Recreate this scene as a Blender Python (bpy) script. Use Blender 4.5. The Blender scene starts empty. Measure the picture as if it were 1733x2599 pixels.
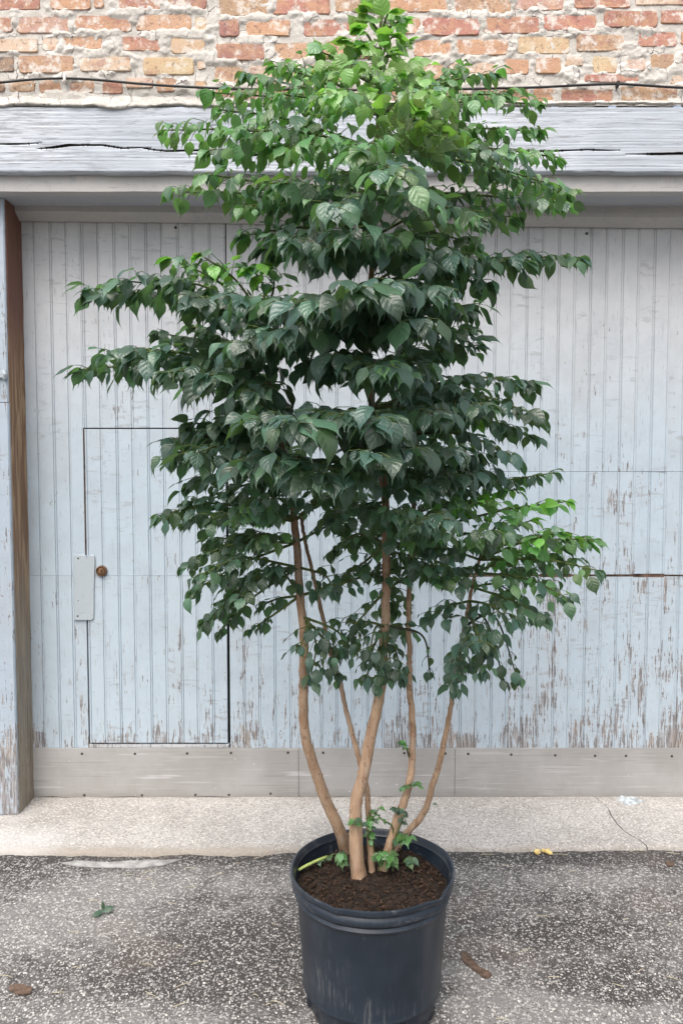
import bpy, math, random
import numpy as np
from mathutils import Vector, Matrix

# ------------------------------------------------------------------ camera, sky, sun, exposure
sc = bpy.context.scene
col = sc.collection
EYE = 1.25                      # camera height above the asphalt
PITCH = math.radians(3.2)
cam_data = bpy.data.cameras.new('camera')
cam_data.sensor_fit = 'VERTICAL'
cam_data.sensor_height = 36.0
cam_data.sensor_width = 24.0
cam_data.lens = 1950.0 / 2599.0 * 36.0
cam_data.clip_start = 0.02
cam_data.clip_end = 500.0
camera = bpy.data.objects.new('camera', cam_data)
camera.location = (0, 0, EYE)
camera.rotation_euler = (math.radians(90) - PITCH, 0, 0)
col.objects.link(camera)
sc.camera = camera

SUN_EL, SUN_AZ = math.radians(58), math.radians(200)     # azimuth clockwise from +Y: behind the camera, slightly left
world = bpy.data.worlds.new('World')
sc.world = world
world.use_nodes = True
wn = world.node_tree
wn.nodes.clear()
sky = wn.nodes.new('ShaderNodeTexSky')
sky.sky_type = 'NISHITA'
sky.sun_disc = False
sky.sun_elevation = SUN_EL
sky.sun_rotation = SUN_AZ
sky.air_density = 1.0
sky.dust_density = 6.0
sky.ozone_density = 1.0
hs = wn.nodes.new('ShaderNodeHueSaturation')
hs.inputs['Saturation'].default_value = 0.62            # cloud cover takes most of the blue out
bg = wn.nodes.new('ShaderNodeBackground')
bg.inputs['Strength'].default_value = 0.15
wo = wn.nodes.new('ShaderNodeOutputWorld')
wn.links.new(sky.outputs[0], hs.inputs['Color'])
wn.links.new(hs.outputs[0], bg.inputs['Color'])
wn.links.new(bg.outputs[0], wo.inputs['Surface'])

sun_data = bpy.data.lights.new('sun', 'SUN')
sun_data.energy = 1.0
sun_data.angle = math.radians(50)
sun_data.color = (1.0, 0.97, 0.93)
sun = bpy.data.objects.new('sun', sun_data)
sdir = Vector((math.sin(SUN_AZ) * math.cos(SUN_EL), math.cos(SUN_AZ) * math.cos(SUN_EL), math.sin(SUN_EL)))
sun.rotation_euler = sdir.to_track_quat('Z', 'Y').to_euler()
sun.location = (0, -3, 6)
col.objects.link(sun)

sc.view_settings.view_transform = 'Standard'
sc.view_settings.look = 'None'
sc.view_settings.exposure = 0.72
sc.view_settings.gamma = 1.0
sc.view_settings.use_curve_mapping = False
sc.cycles.max_bounces = 8
sc.cycles.use_denoising = True

rnd = random.Random(7)
rng = np.random.default_rng(7)

# ------------------------------------------------------------------ helpers
S = 1733.0 / 1568.0             # measurements below are in a 1568 x 2352 copy of the frame
FU, CX, CY = 1950.0 / S, 784.0, 1176.0
CP, SP = math.cos(PITCH), math.sin(PITCH)

def ray(x, y):
    dx, dy = (x - CX) / FU, (CY - y) / FU
    return Vector((dx, CP + dy * SP, -SP + dy * CP))

def at(x, y, Y):
    """the world point on the upright plane at distance Y"""
    d = ray(x, y)
    k = Y / d.y
    return Vector((d.x * k, Y, EYE + d.z * k))

def onz(x, y, z):
    """the world point on the level plane at height z"""
    d = ray(x, y)
    k = (z - EYE) / d.z
    return Vector((d.x * k, d.y * k, z))

def prop(o, label=None, cat=None, group=None, kind=None):
    if label: o['label'] = label
    if cat: o['category'] = cat
    if group: o['group'] = group
    if kind: o['kind'] = kind
    return o

def empty(name, loc=(0, 0, 0)):
    o = bpy.data.objects.new(name, None)
    o.location = loc
    o.empty_display_size = 0.1
    col.objects.link(o)
    return o

def mesh_obj(name, verts, faces, m, parent=None, smooth=False, auto=None):
    """one mesh object; vertices in world coordinates, made local to the parent"""
    me = bpy.data.meshes.new(name)
    if parent is not None:
        off = Vector(parent.get('at', (0, 0, 0)))
    me.from_pydata([tuple(v) for v in verts], [], [tuple(f) for f in faces])
    me.materials.append(m)
    if smooth:
        me.polygons.foreach_set('use_smooth', [True] * len(me.polygons))
        if auto is not None:
            me.set_sharp_from_angle(angle=math.radians(auto))
    me.update()
    o = bpy.data.objects.new(name, me)
    col.objects.link(o)
    if parent is not None:
        adopt(o, parent)
    return o

def world_loc(o):
    v = Vector(o.location)
    p = o.parent
    while p is not None:
        v = v + Vector(p.location)
        p = p.parent
    return v

def adopt(o, parent):
    """parents are never turned or scaled, so keeping a child in place only takes their offset"""
    o.parent = parent
    o.location = Vector(o.location) - world_loc(parent)

class MB:
    """collects vertices and faces for one mesh"""
    def __init__(s):
        s.v, s.f = [], []
    def add(s, verts, faces):
        b = len(s.v)
        s.v += [tuple(v) for v in verts]
        s.f += [tuple(i + b for i in f) for f in faces]
    def box(s, x0, x1, y0, y1, z0, z1, bev=0.0):
        if bev <= 0:
            v = [(x, y, z) for x in (x0, x1) for y in (y0, y1) for z in (z0, z1)]
            s.add(v, [(0, 1, 3, 2), (4, 6, 7, 5), (0, 4, 5, 1), (2, 3, 7, 6), (0, 2, 6, 4), (1, 5, 7, 3)])
        else:
            b = bev
            v = []
            for sx, x in ((1, x0), (-1, x1)):
                for sy, y in ((1, y0), (-1, y1)):
                    for sz, z in ((1, z0), (-1, z1)):
                        v += [(x, y + sy * b, z + sz * b), (x + sx * b, y, z + sz * b), (x + sx * b, y + sy * b, z)]
            import itertools
            idx = lambda i, j, k, a: ((i * 2 + j) * 2 + k) * 3 + a
            f = []
            for i in (0, 1):
                f.append([idx(i, 0, 0, 0), idx(i, 1, 0, 0), idx(i, 1, 1, 0), idx(i, 0, 1, 0)])
                f.append([idx(0, i, 0, 1), idx(1, i, 0, 1), idx(1, i, 1, 1), idx(0, i, 1, 1)])
                f.append([idx(0, 0, i, 2), idx(1, 0, i, 2), idx(1, 1, i, 2), idx(0, 1, i, 2)])
            for i in (0, 1):
                for j in (0, 1):
                    f.append([idx(i, j, 0, 0), idx(i, j, 1, 0), idx(i, j, 1, 1), idx(i, j, 0, 1)])
                    f.append([idx(i, 0, j, 0), idx(i, 1, j, 0), idx(i, 1, j, 2), idx(i, 0, j, 2)])
                    f.append([idx(0, i, j, 1), idx(1, i, j, 1), idx(1, i, j, 2), idx(0, i, j, 2)])
            for i in (0, 1):
                for j in (0, 1):
                    for k in (0, 1):
                        f.append([idx(i, j, k, 0), idx(i, j, k, 1), idx(i, j, k, 2)])
            # make every face look outward
            c = Vector(((x0 + x1) / 2, (y0 + y1) / 2, (z0 + z1) / 2))
            for q in f:
                P = [Vector(v[t]) for t in q]
                n = (P[1] - P[0]).cross(P[2] - P[0])
                if n.dot(sum(P, Vector()) / len(P) - c) < 0:
                    q.reverse()
            s.add(v, f)
    def tube(s, pts, radii, n=6, caps=True, wob=0.0):
        pts = [Vector(p) for p in pts]
        ref = Vector((0.31, 0.87, 0.11)).normalized()
        rings = []
        for i, p in enumerate(pts):
            t = (pts[min(i + 1, len(pts) - 1)] - pts[max(i - 1, 0)]).normalized()
            a = t.cross(ref)
            if a.length < 0.05:
                a = t.cross(Vector((1, 0, 0)))
            a.normalize()
            b = t.cross(a).normalized()
            r = radii[i] if hasattr(radii, '__len__') else radii
            rings.append([p + (a * math.cos(2 * math.pi * k / n) + b * math.sin(2 * math.pi * k / n)) * r * (1 + rnd.uniform(-wob, wob)) for k in range(n)])
        v = [q for r in rings for q in r]
        f = []
        for i in range(len(pts) - 1):
            for k in range(n):
                f.append((i * n + k, i * n + (k + 1) % n, (i + 1) * n + (k + 1) % n, (i + 1) * n + k))
        if caps:
            f.append(tuple(range(n - 1, -1, -1)))
            f.append(tuple((len(pts) - 1) * n + k for k in range(n)))
        s.add(v, f)
    def lathe(s, profile, center, n=48, close=False):
        cx, cy = center
        for_r = []
        v = []
        for (r, z) in profile:
            for k in range(n):
                a = 2 * math.pi * k / n
                v.append((cx + r * math.cos(a), cy + r * math.sin(a), z))
        f = []
        for i in range(len(profile) - 1):
            for k in range(n):
                f.append((i * n + k, i * n + (k + 1) % n, (i + 1) * n + (k + 1) % n, (i + 1) * n + k))
        s.add(v, f)
    def build(s, name, m, parent=None, smooth=False, auto=None):
        return mesh_obj(name, s.v, s.f, m, parent, smooth, auto)

def catmull(P, n):
    P = [Vector(p) for p in P]
    if len(P) == 2:
        return [P[0].lerp(P[1], i / n) for i in range(n + 1)]
    Q = [P[0] * 2 - P[1]] + P + [P[-1] * 2 - P[-2]]
    out = []
    segs = len(P) - 1
    for i in range(n + 1):
        u = i / n * segs
        k = min(int(u), segs - 1)
        t = u - k
        a, b, c, d = Q[k], Q[k + 1], Q[k + 2], Q[k + 3]
        out.append(0.5 * ((2 * b) + (c - a) * t + (2 * a - 5 * b + 4 * c - d) * t * t + (3 * b - a - 3 * c + d) * t ** 3))
    return out

_G = rng.random((64, 64))
def vnoise(x, y):
    """smooth value noise on numpy arrays, 0..1"""
    xi, yi = np.floor(x).astype(int), np.floor(y).astype(int)
    fx, fy = x - xi, y - yi
    fx, fy = fx * fx * (3 - 2 * fx), fy * fy * (3 - 2 * fy)
    g = lambda i, j: _G[i % 64, j % 64]
    return (g(xi, yi) * (1 - fx) + g(xi + 1, yi) * fx) * (1 - fy) + (g(xi, yi + 1) * (1 - fx) + g(xi + 1, yi + 1) * fx) * fy
def fbm(x, y, o=4):
    s, a, t = 0, 1.0, 0
    for i in range(o):
        s = s + a * vnoise(x * 2 ** i + 17.3 * i, y * 2 ** i + 5.1 * i)
        t += a
        a *= 0.5
    return s / t

def grid_obj(name, X, Y, Z, m, parent=None, smooth=True, flip=False):
    r, c = X.shape
    v = np.stack([X, Y, Z], -1).reshape(-1, 3)
    i = np.arange(r * c).reshape(r, c)
    a, b, d, e = i[:-1, :-1].ravel(), i[:-1, 1:].ravel(), i[1:, 1:].ravel(), i[1:, :-1].ravel()
    f = np.stack([a, b, d, e] if not flip else [e, d, b, a], -1)
    return mesh_obj(name, v.tolist(), f.tolist(), m, parent, smooth)

# ------------------------------------------------------------------ material helpers
class NT:
    def __init__(s, name):
        s.m = bpy.data.materials.new(name)
        s.m.use_nodes = True
        s.t = s.m.node_tree
        s.t.nodes.clear()
        s.out = s.t.nodes.new('ShaderNodeOutputMaterial')
    def lk(s, a, sock):
        if a is None:
            return
        if isinstance(a, bpy.types.NodeSocket):
            s.t.links.new(a, sock)
        elif isinstance(a, (tuple, list)):
            a = tuple(a)
            if len(sock.default_value) == 4 and len(a) == 3:
                a = a + (1.0,)
            sock.default_value = a
        else:
            try:
                sock.default_value = a
            except TypeError:
                sock.default_value = (a,) * len(sock.default_value)
    def n(s, typ, **kw):
        nd = s.t.nodes.new(typ)
        for k, v in kw.items():
            setattr(nd, k, v)
        return nd
    def pos(s):
        return s.n('ShaderNodeTexCoord').outputs['Object']
    def vm(s, v, k):
        nd = s.n('ShaderNodeVectorMath', operation='MULTIPLY')
        s.lk(v, nd.inputs[0]); s.lk(k, nd.inputs[1])
        return nd.outputs[0]
    def va(s, v, k):
        nd = s.n('ShaderNodeVectorMath', operation='ADD')
        s.lk(v, nd.inputs[0]); s.lk(k, nd.inputs[1])
        return nd.outputs[0]
    def noise(s, v, scale=1.0, detail=3.0, rough=0.55, dist=0.0, out=0):
        nd = s.n('ShaderNodeTexNoise')
        s.lk(v, nd.inputs['Vector'])
        nd.inputs['Scale'].default_value = scale
        nd.inputs['Detail'].default_value = detail
        nd.inputs['Roughness'].default_value = rough
        nd.inputs['Distortion'].default_value = dist
        return nd.outputs[out]
    def vor(s, v, scale, feature='F1', rand=1.0):
        nd = s.n('ShaderNodeTexVoronoi', feature=feature)
        s.lk(v, nd.inputs['Vector'])
        nd.inputs['Scale'].default_value = scale
        nd.inputs['Randomness'].default_value = rand
        return nd
    def math(s, op, a, b=None, c=None, clamp=False):
        nd = s.n('ShaderNodeMath', operation=op, use_clamp=clamp)
        s.lk(a, nd.inputs[0]); s.lk(b, nd.inputs[1]); s.lk(c, nd.inputs[2])
        return nd.outputs[0]
    def mix(s, f, a, b, mode='MIX'):
        nd = s.n('ShaderNodeMix', data_type='RGBA', blend_type=mode)
        s.lk(f, nd.inputs[0]); s.lk(a, nd.inputs[6]); s.lk(b, nd.inputs[7])
        return nd.outputs[2]
    def step(s, v, lo, hi, a=0.0, b=1.0):
        nd = s.n('ShaderNodeMapRange', interpolation_type='SMOOTHSTEP')
        s.lk(v, nd.inputs[0]); nd.inputs[1].default_value = lo; nd.inputs[2].default_value = hi
        nd.inputs[3].default_value = a; nd.inputs[4].default_value = b
        return nd.outputs[0]
    def xyz(s, v):
        nd = s.n('ShaderNodeSeparateXYZ'); s.lk(v, nd.inputs[0])
        return nd.outputs
    def ramp(s, f, stops):
        nd = s.n('ShaderNodeValToRGB')
        e = nd.color_ramp.elements
        while len(e) < len(stops):
            e.new(0.5)
        for el, (p, c) in zip(e, stops):
            el.position = p; el.color = tuple(c) + (1.0,)
        s.lk(f, nd.inputs[0])
        return nd.outputs[0]
    def bump(s, h, strength=0.5, dist=0.002, normal=None):
        nd = s.n('ShaderNodeBump')
        nd.inputs['Strength'].default_value = strength
        nd.inputs['Distance'].default_value = dist
        s.lk(h, nd.inputs['Height'])
        if normal is not None: s.lk(normal, nd.inputs['Normal'])
        return nd.outputs[0]
    def blob(s, v, c, rx, ry):
        """soft patch round a point of the level plane, 1 in the middle"""
        d = s.vm(s.va(v, (-c[0], -c[1], 0)), (1 / rx, 1 / ry, 0))
        nd = s.n('ShaderNodeVectorMath', operation='LENGTH'); s.lk(d, nd.inputs[0])
        return s.step(nd.outputs['Value'], 1.0, 0.25)
    def bsdf(s, color, rough=0.7, spec=0.4, metal=0.0, normal=None, **kw):
        p = s.n('ShaderNodeBsdfPrincipled')
        s.lk(color, p.inputs['Base Color']); s.lk(rough, p.inputs['Roughness'])
        s.lk(spec, p.inputs['Specular IOR Level']); s.lk(metal, p.inputs['Metallic'])
        if normal is not None: s.lk(normal, p.inputs['Normal'])
        for k, v in kw.items(): s.lk(v, p.inputs[k])
        return p.outputs[0]
    def done(s, shader):
        s.t.links.new(shader, s.out.inputs['Surface'])
        return s.m
# ------------------------------------------------------------------ materials
def m_plain(name, c, rough=0.7, spec=0.3, metal=0.0, var=0.15, scale=60):
    t = NT(name)
    p = t.pos()
    k = t.noise(p, scale, 4)
    cc = t.mix(t.step(k, 0.3, 0.7), tuple(x * (1 - var) for x in c), tuple(min(1, x * (1 + var)) for x in c))
    return t.done(t.bsdf(cc, rough, spec, metal, t.bump(k, 0.3, 0.001)))

def m_paint(name, paint_hi, paint_lo, amount=0.0, grow=True, along='z', tan=0.5, gradient=True):
    """old weathered paint on softwood: flakes, cracks along the grain, bare grey and tan wood; more wear low down"""
    t = NT(name)
    p = t.pos()
    X, Y, Z = t.xyz(p)
    oi = t.n('ShaderNodeObjectInfo').outputs['Random']
    shift = t.n('ShaderNodeCombineXYZ')
    t.lk(t.math('MULTIPLY', oi, 7.0), shift.inputs[1]); t.lk(t.math('MULTIPLY', oi, 3.0), shift.inputs[2])
    q = t.va(p, shift.outputs[0])
    st = (1, 1, 0.085) if along == 'z' else (0.10, 1, 1)
    sh = (0.25, 1, 1) if along == 'z' else (1, 1, 0.3)
    streak = t.noise(t.vm(q, st), 115, 6, 0.70, 0.7)
    fine = t.noise(t.vm(q, st), 190, 4, 0.7, 0.3)
    patch = t.noise(t.vm(q, (1, 1, 0.45) if along == 'z' else (0.4, 1, 1)), 13, 5, 0.65)
    flake = t.noise(t.vm(q, sh), 60, 4, 0.6, 0.8)
    if grow:
        low = t.step(Z, 1.25, 0.15)
        right = t.step(X, -0.2, 1.0)
        wear = t.math('ADD', t.math('MULTIPLY', low, 0.060), t.math('MULTIPLY', t.math('MULTIPLY', right, t.step(Z, 1.95, 1.2)), 0.032))
        wear = t.math('ADD', wear, t.math('MULTIPLY', t.step(Z, 0.36, 0.22), 0.05))
    else:
        wear = 0.0
    m = t.math('ADD', t.math('MULTIPLY', streak, 0.45), t.math('MULTIPLY', fine, 0.32))
    m = t.math('ADD', m, t.math('MULTIPLY', t.math('SUBTRACT', t.noise(t.va(q, (4, 2, 1)), 4.2, 3, 0.5), 0.5), 0.22))
    m = t.math('ADD', m, t.math('MULTIPLY', patch, 0.30))
    m = t.math('ADD', m, t.math('MULTIPLY', flake, 0.12))
    m = t.math('ADD', m, t.math('ADD', wear, amount + 0.064))
    peel = t.step(m, 0.775, 0.79)
    edge = t.step(m, 0.745, 0.775)
    rim = t.math('MULTIPLY', edge, t.math('SUBTRACT', 1.0, peel))
    grime = t.noise(q, 3.0, 5, 0.6)
    if gradient:
        base = t.mix(t.step(Z, 1.15, 2.05), paint_lo, paint_hi)  # paler up high: part fading, part haze put into the paint colour
    else:
        base = paint_hi
    base = t.mix(t.step(t.noise(q, 9, 5, 0.65), 0.35, 0.75), base, t.mix(0.30, base, (0.30, 0.33, 0.37)))
    base = t.mix(t.math('MULTIPLY', oi, 0.22), base, t.mix(0.5, base, (0.48, 0.47, 0.46)))
    base = t.mix(t.math('MULTIPLY', t.step(grime, 0.5, 0.75), 0.25), base, (0.36, 0.35, 0.34))
    hair = t.math('MULTIPLY', t.step(t.math('ADD', fine, t.math('MULTIPLY', wear, 0.5)), 0.61, 0.68), 0.5)
    base = t.mix(hair, base, (0.22, 0.23, 0.24))
    fl = t.math('MULTIPLY', t.math('MULTIPLY', t.step(flake, 0.585, 0.61), 0.5), t.step(t.noise(q, 2.6, 3), 0.45, 0.6))
    base = t.mix(fl, base, (0.30, 0.31, 0.33))
    wood = t.mix(t.step(t.noise(q, 4.5, 3), 0.52, 0.64, 0, tan), (0.36, 0.36, 0.365), (0.43, 0.34, 0.26))
    wood = t.mix(t.step(fine, 0.42, 0.62), wood, (0.17, 0.16, 0.16))
    c = t.mix(peel, base, wood)
    c = t.mix(t.math('MULTIPLY', rim, 0.25), c, (0.74, 0.76, 0.78))
    h = t.math('SUBTRACT', t.math('MULTIPLY', fine, 0.35), t.math('MULTIPLY', peel, 0.8))
    h = t.math('ADD', h, t.math('MULTIPLY', flake, 0.6))
    nb = t.bump(h, 0.55, 0.0016)
    return t.done(t.bsdf(c, t.math('ADD', 0.62, t.math('MULTIPLY', peel, 0.25)), 0.25, 0, nb))

def m_beam():
    t = NT('weathered_white_timber')
    p = t.pos()
    g = t.noise(t.vm(p, (0.05, 1, 1)), 150, 6, 0.72, 0.5)
    g2 = t.noise(t.vm(p, (0.09, 1, 1)), 260, 3, 0.6, 0.5)
    patch = t.noise(t.vm(p, (0.35, 1, 1)), 6, 4, 0.6)
    c = t.mix(t.step(patch, 0.35, 0.7), (0.43, 0.47, 0.52), (0.60, 0.635, 0.685))
    gr = t.math('ADD', t.math('MULTIPLY', g, 0.7), t.math('MULTIPLY', g2, 0.3))
    dark = t.step(t.math('ADD', gr, t.math('MULTIPLY', patch, 0.20)), 0.60, 0.70)
    c = t.mix(t.math('MULTIPLY', dark, 0.62), c, (0.20, 0.205, 0.22))
    w = t.step(t.noise(t.vm(p, (0.2, 1, 1)), 9, 4), 0.60, 0.70)
    c = t.mix(t.math('MULTIPLY', w, 0.30), c, (0.34, 0.32, 0.31))
    nb = t.bump(t.math('SUBTRACT', 1.0, gr), 0.6, 0.0025)
    return t.done(t.bsdf(c, 0.75, 0.2, 0, nb))

def m_brick():
    t = NT('old_common_brick')
    p = t.pos()
    oi = t.n('ShaderNodeObjectInfo')
    q = p
    base = oi.outputs['Color']
    n1 = t.noise(q, 22, 5, 0.65)
    n2 = t.noise(q, 75, 4, 0.7)
    n3 = t.noise(q, 190, 3, 0.7)
    c = t.mix(t.step(n1, 0.40, 0.62), base, t.mix(0.5, base, (0.60, 0.36, 0.19)))
    c = t.mix(t.step(t.noise(t.va(q, (3, 1, 2)), 15, 4, 0.6), 0.54, 0.66, 0, 0.6), c, (0.36, 0.16, 0.12))
    c = t.mix(t.step(n2, 0.60, 0.70, 0, 0.7), c, (0.66, 0.52, 0.36))
    c = t.mix(t.step(n2, 0.43, 0.35, 0, 0.7), c, (0.15, 0.085, 0.06))
    c = t.mix(t.step(n3, 0.40, 0.34, 0, 0.7), c, (0.10, 0.06, 0.045))
    lime = t.noise(t.va(q, (5, 0, 1)), 27, 6, 0.7)
    c = t.mix(t.step(lime, 0.50, 0.64, 0, 0.85), c, (0.74, 0.70, 0.64))
    c = t.mix(0.10, c, (0.75, 0.71, 0.66))
    h = t.math('ADD', t.math('MULTIPLY', n2, 0.6), t.math('MULTIPLY', n3, 0.5))
    return t.done(t.bsdf(c, 0.9, 0.15, 0, t.bump(h, 0.8, 0.004)))

def m_mortar():
    t = NT('lime_mortar')
    p = t.pos()
    n1 = t.noise(p, 12, 5, 0.65)
    n2 = t.noise(p, 70, 5, 0.7)
    n3 = t.noise(p, 230, 3, 0.7)
    c = t.mix(t.step(n1, 0.35, 0.65), (0.53, 0.50, 0.455), (0.68, 0.65, 0.60))
    c = t.mix(t.step(n2, 0.56, 0.70, 0, 0.6), c, (0.76, 0.73, 0.69))
    c = t.mix(t.step(n2, 0.40, 0.30, 0, 0.55), c, (0.35, 0.30, 0.25))
    c = t.mix(t.step(n3, 0.34, 0.28, 0, 0.5), c, (0.22, 0.18, 0.15))
    crack = t.vor(t.va(p, t.vm(t.noise(p, 20, 2, out=1), (0.03, 0.03, 0.03))), 17, 'DISTANCE_TO_EDGE')
    ck = t.math('MULTIPLY', t.step(crack.outputs['Distance'], 0.018, 0.004), t.step(n1, 0.46, 0.56))
    c = t.mix(t.math('MULTIPLY', ck, 0.8), c, (0.12, 0.10, 0.09))
    h = t.math('ADD', t.math('MULTIPLY', n2, 0.9), t.math('MULTIPLY', n3, 0.4))
    h = t.math('SUBTRACT', h, ck)
    return t.done(t.bsdf(c, 0.95, 0.1, 0, t.bump(h, 0.75, 0.005)))

def m_concrete():
    t = NT('worn_concrete')
    p = t.pos()
    n1 = t.noise(p, 3.5, 5, 0.6)
    v = t.vor(p, 200)
    cell = t.xyz(v.outputs['Color'])[0]
    c = t.mix(t.step(n1, 0.3, 0.7), (0.345, 0.33, 0.31), (0.455, 0.44, 0.42))
    c = t.mix(t.step(cell, 0.72, 0.86, 0, 0.65), c, (0.24, 0.215, 0.20))
    c = t.mix(t.step(cell, 0.22, 0.10, 0, 0.6), c, (0.66, 0.63, 0.58))
    c = t.mix(t.step(t.noise(p, 60, 4, 0.7), 0.62, 0.72, 0, 0.6), c, (0.33, 0.29, 0.26))
    X, Y, Z = t.xyz(p)
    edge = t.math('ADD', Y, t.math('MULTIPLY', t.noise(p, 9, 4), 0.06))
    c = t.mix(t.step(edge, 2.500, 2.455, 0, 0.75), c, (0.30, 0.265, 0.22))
    left = t.math('MULTIPLY', t.step(X, -0.85, -1.05), t.step(Y, 2.62, 2.5))
    c = t.mix(t.math('MULTIPLY', left, 0.30), c, (0.72, 0.715, 0.71))
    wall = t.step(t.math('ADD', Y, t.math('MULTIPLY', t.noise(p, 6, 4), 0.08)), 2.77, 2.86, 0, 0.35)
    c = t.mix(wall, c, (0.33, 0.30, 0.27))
    h = t.math('ADD', cell, t.math('MULTIPLY', t.noise(p, 300, 2), 1.0))
    return t.done(t.bsdf(c, 0.9, 0.2, 0, t.bump(h, 0.5, 0.0025)))

def m_asphalt():
    t = NT('worn_asphalt')
    p = t.pos()
    warp = t.va(p, t.vm(t.noise(p, 150, 2, out=1), (0.006, 0.006, 0)))
    v1 = t.vor(warp, 140)
    v2 = t.vor(t.va(warp, (0.37, 0.21, 0)), 235)
    r1, g1, b1 = t.xyz(v1.outputs['Color'])
    r2, g2, b2 = t.xyz(v2.outputs['Color'])
    big = t.noise(p, 2.4, 5, 0.62)
    mid = t.noise(p, 11, 5, 0.6)
    g = lambda x, y: onz(x / S, y / S, 0.0)
    light = 0.0
    for (x, y, rx, ry, w) in ((160, 2330, .36, .24, .9), (330, 2250, .32, .12, .8), (300, 2590, .35, .12, .55), (1330, 2560, .28, .10, .95), (1200, 2470, .12, .07, .6),
                              (1500, 2235, .35, .09, .45), (650, 2240, .22, .10, .5), (1650, 2590, .2, .08, .5)):
        light = t.math('ADD', light, t.math('MULTIPLY', t.blob(p, g(x, y), rx, ry), w))
    dark = 0.0
    for (x, y, rx, ry, w) in ((640, 2420, .30, .20, .9), (560, 2480, .42, .17, .5), (1440, 2370, .25, .10, .5), (30, 2200, .14, .06, .8), (1550, 2500, .22, .14, .5), (900, 2180, 1.5, .05, .5)):
        dark = t.math('ADD', dark, t.math('MULTIPLY', t.blob(p, g(x, y), rx, ry), w))
    X, Y, Z = t.xyz(p)
    gut = t.step(t.math('ADD', Y, t.math('MULTIPLY', mid, 0.07)), 2.40, 2.455, 0, 0.75)
    dust = t.math('ADD', t.math('ADD', t.math('MULTIPLY', light, 0.75), t.math('MULTIPLY', t.math('SUBTRACT', big, 0.5), 1.2)), t.math('MULTIPLY', t.math('SUBTRACT', t.noise(p, 16, 7, 0.72), 0.5), 2.2))
    dust = t.math('SUBTRACT', dust, t.math('MULTIPLY', t.math('ADD', dark, gut), 0.85))
    dustc = t.step(dust, -0.35, 0.65)
    binder = t.mix(dustc, (0.056, 0.052, 0.050), (0.205, 0.198, 0.192))
    binder = t.mix(t.step(t.noise(t.va(p, (7, 2, 0)), 3.2, 4), 0.54, 0.68, 0, 0.35), binder, (0.17, 0.13, 0.11))
    stone1 = t.math('MULTIPLY', t.step(v1.outputs['Distance'], 0.56, 0.44), t.step(t.math('ADD', r1, t.math('MULTIPLY', dustc, 0.22)), 0.60, 0.66))
    stone2 = t.math('MULTIPLY', t.step(v2.outputs['Distance'], 0.50, 0.36), t.step(t.math('ADD', r2, t.math('MULTIPLY', dustc, 0.15)), 0.52, 0.58))
    sc1 = t.mix(t.step(dustc, 0, 1, 0.35, 0.7), t.mix(g1, (0.16, 0.155, 0.15), (0.48, 0.465, 0.44)), t.mix(b1, (0.30, 0.295, 0.285), (0.58, 0.565, 0.54)))
    sc2 = t.mix(g2, (0.11, 0.108, 0.105), (0.46, 0.45, 0.43))
    c = t.mix(t.math('MULTIPLY', stone2, 0.9), binder, sc2)
    c = t.mix(stone1, c, sc1)
    c = t.mix(t.math('MULTIPLY', gut, 0.5), c, (0.04, 0.038, 0.037))
    h = t.math('ADD', t.math('MULTIPLY', stone1, 0.9), t.math('MULTIPLY', stone2, 0.5))
    h = t.math('ADD', h, t.math('MULTIPLY', t.noise(p, 420, 2), 0.5))
    return t.done(t.bsdf(c, 0.85, 0.3, 0, t.bump(h, 0.8, 0.003)))

def m_metal():
    t = NT('brushed_metal_sheet')
    p = t.pos()
    oi = t.n('ShaderNodeObjectInfo').outputs['Random']
    s1 = t.noise(t.vm(p, (0.02, 1, 1)), 150, 4, 0.6)
    s2 = t.noise(t.vm(p, (0.06, 1, 1)), 38, 3, 0.6)
    d = t.noise(p, 6, 5, 0.6)
    c = t.mix(t.step(d, 0.35, 0.7), (0.39, 0.38, 0.365), (0.46, 0.455, 0.445))
    c = t.mix(t.math('MULTIPLY', t.step(s1, 0.58, 0.72), 0.5), c, (0.62, 0.62, 0.61))
    c = t.mix(t.math('MULTIPLY', t.step(s2, 0.62, 0.70), 0.5), c, (0.70, 0.71, 0.72))
    c = t.mix(t.math('MULTIPLY', t.step(s1, 0.42, 0.32), 0.35), c, (0.22, 0.21, 0.20))
    sp = t.vor(p, 28)
    spot = t.math('MULTIPLY', t.step(sp.outputs['Distance'], 0.10, 0.06), t.step(t.xyz(sp.outputs['Color'])[0], 0.55, 0.6))
    c = t.mix(t.math('MULTIPLY', spot, t.step(oi, 0.0, 1.0, 0.3, 0.9)), c, (0.85, 0.85, 0.84))
    X, Y, Z = t.xyz(p)
    c = t.mix(t.step(t.math('ADD', Z, t.math('MULTIPLY', d, 0.04)), 0.09, 0.045, 0, 0.5), c, (0.27, 0.255, 0.23))
    return t.done(t.bsdf(c, 0.52, 0.5, 0.35, t.bump(s1, 0.2, 0.001)))

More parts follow.
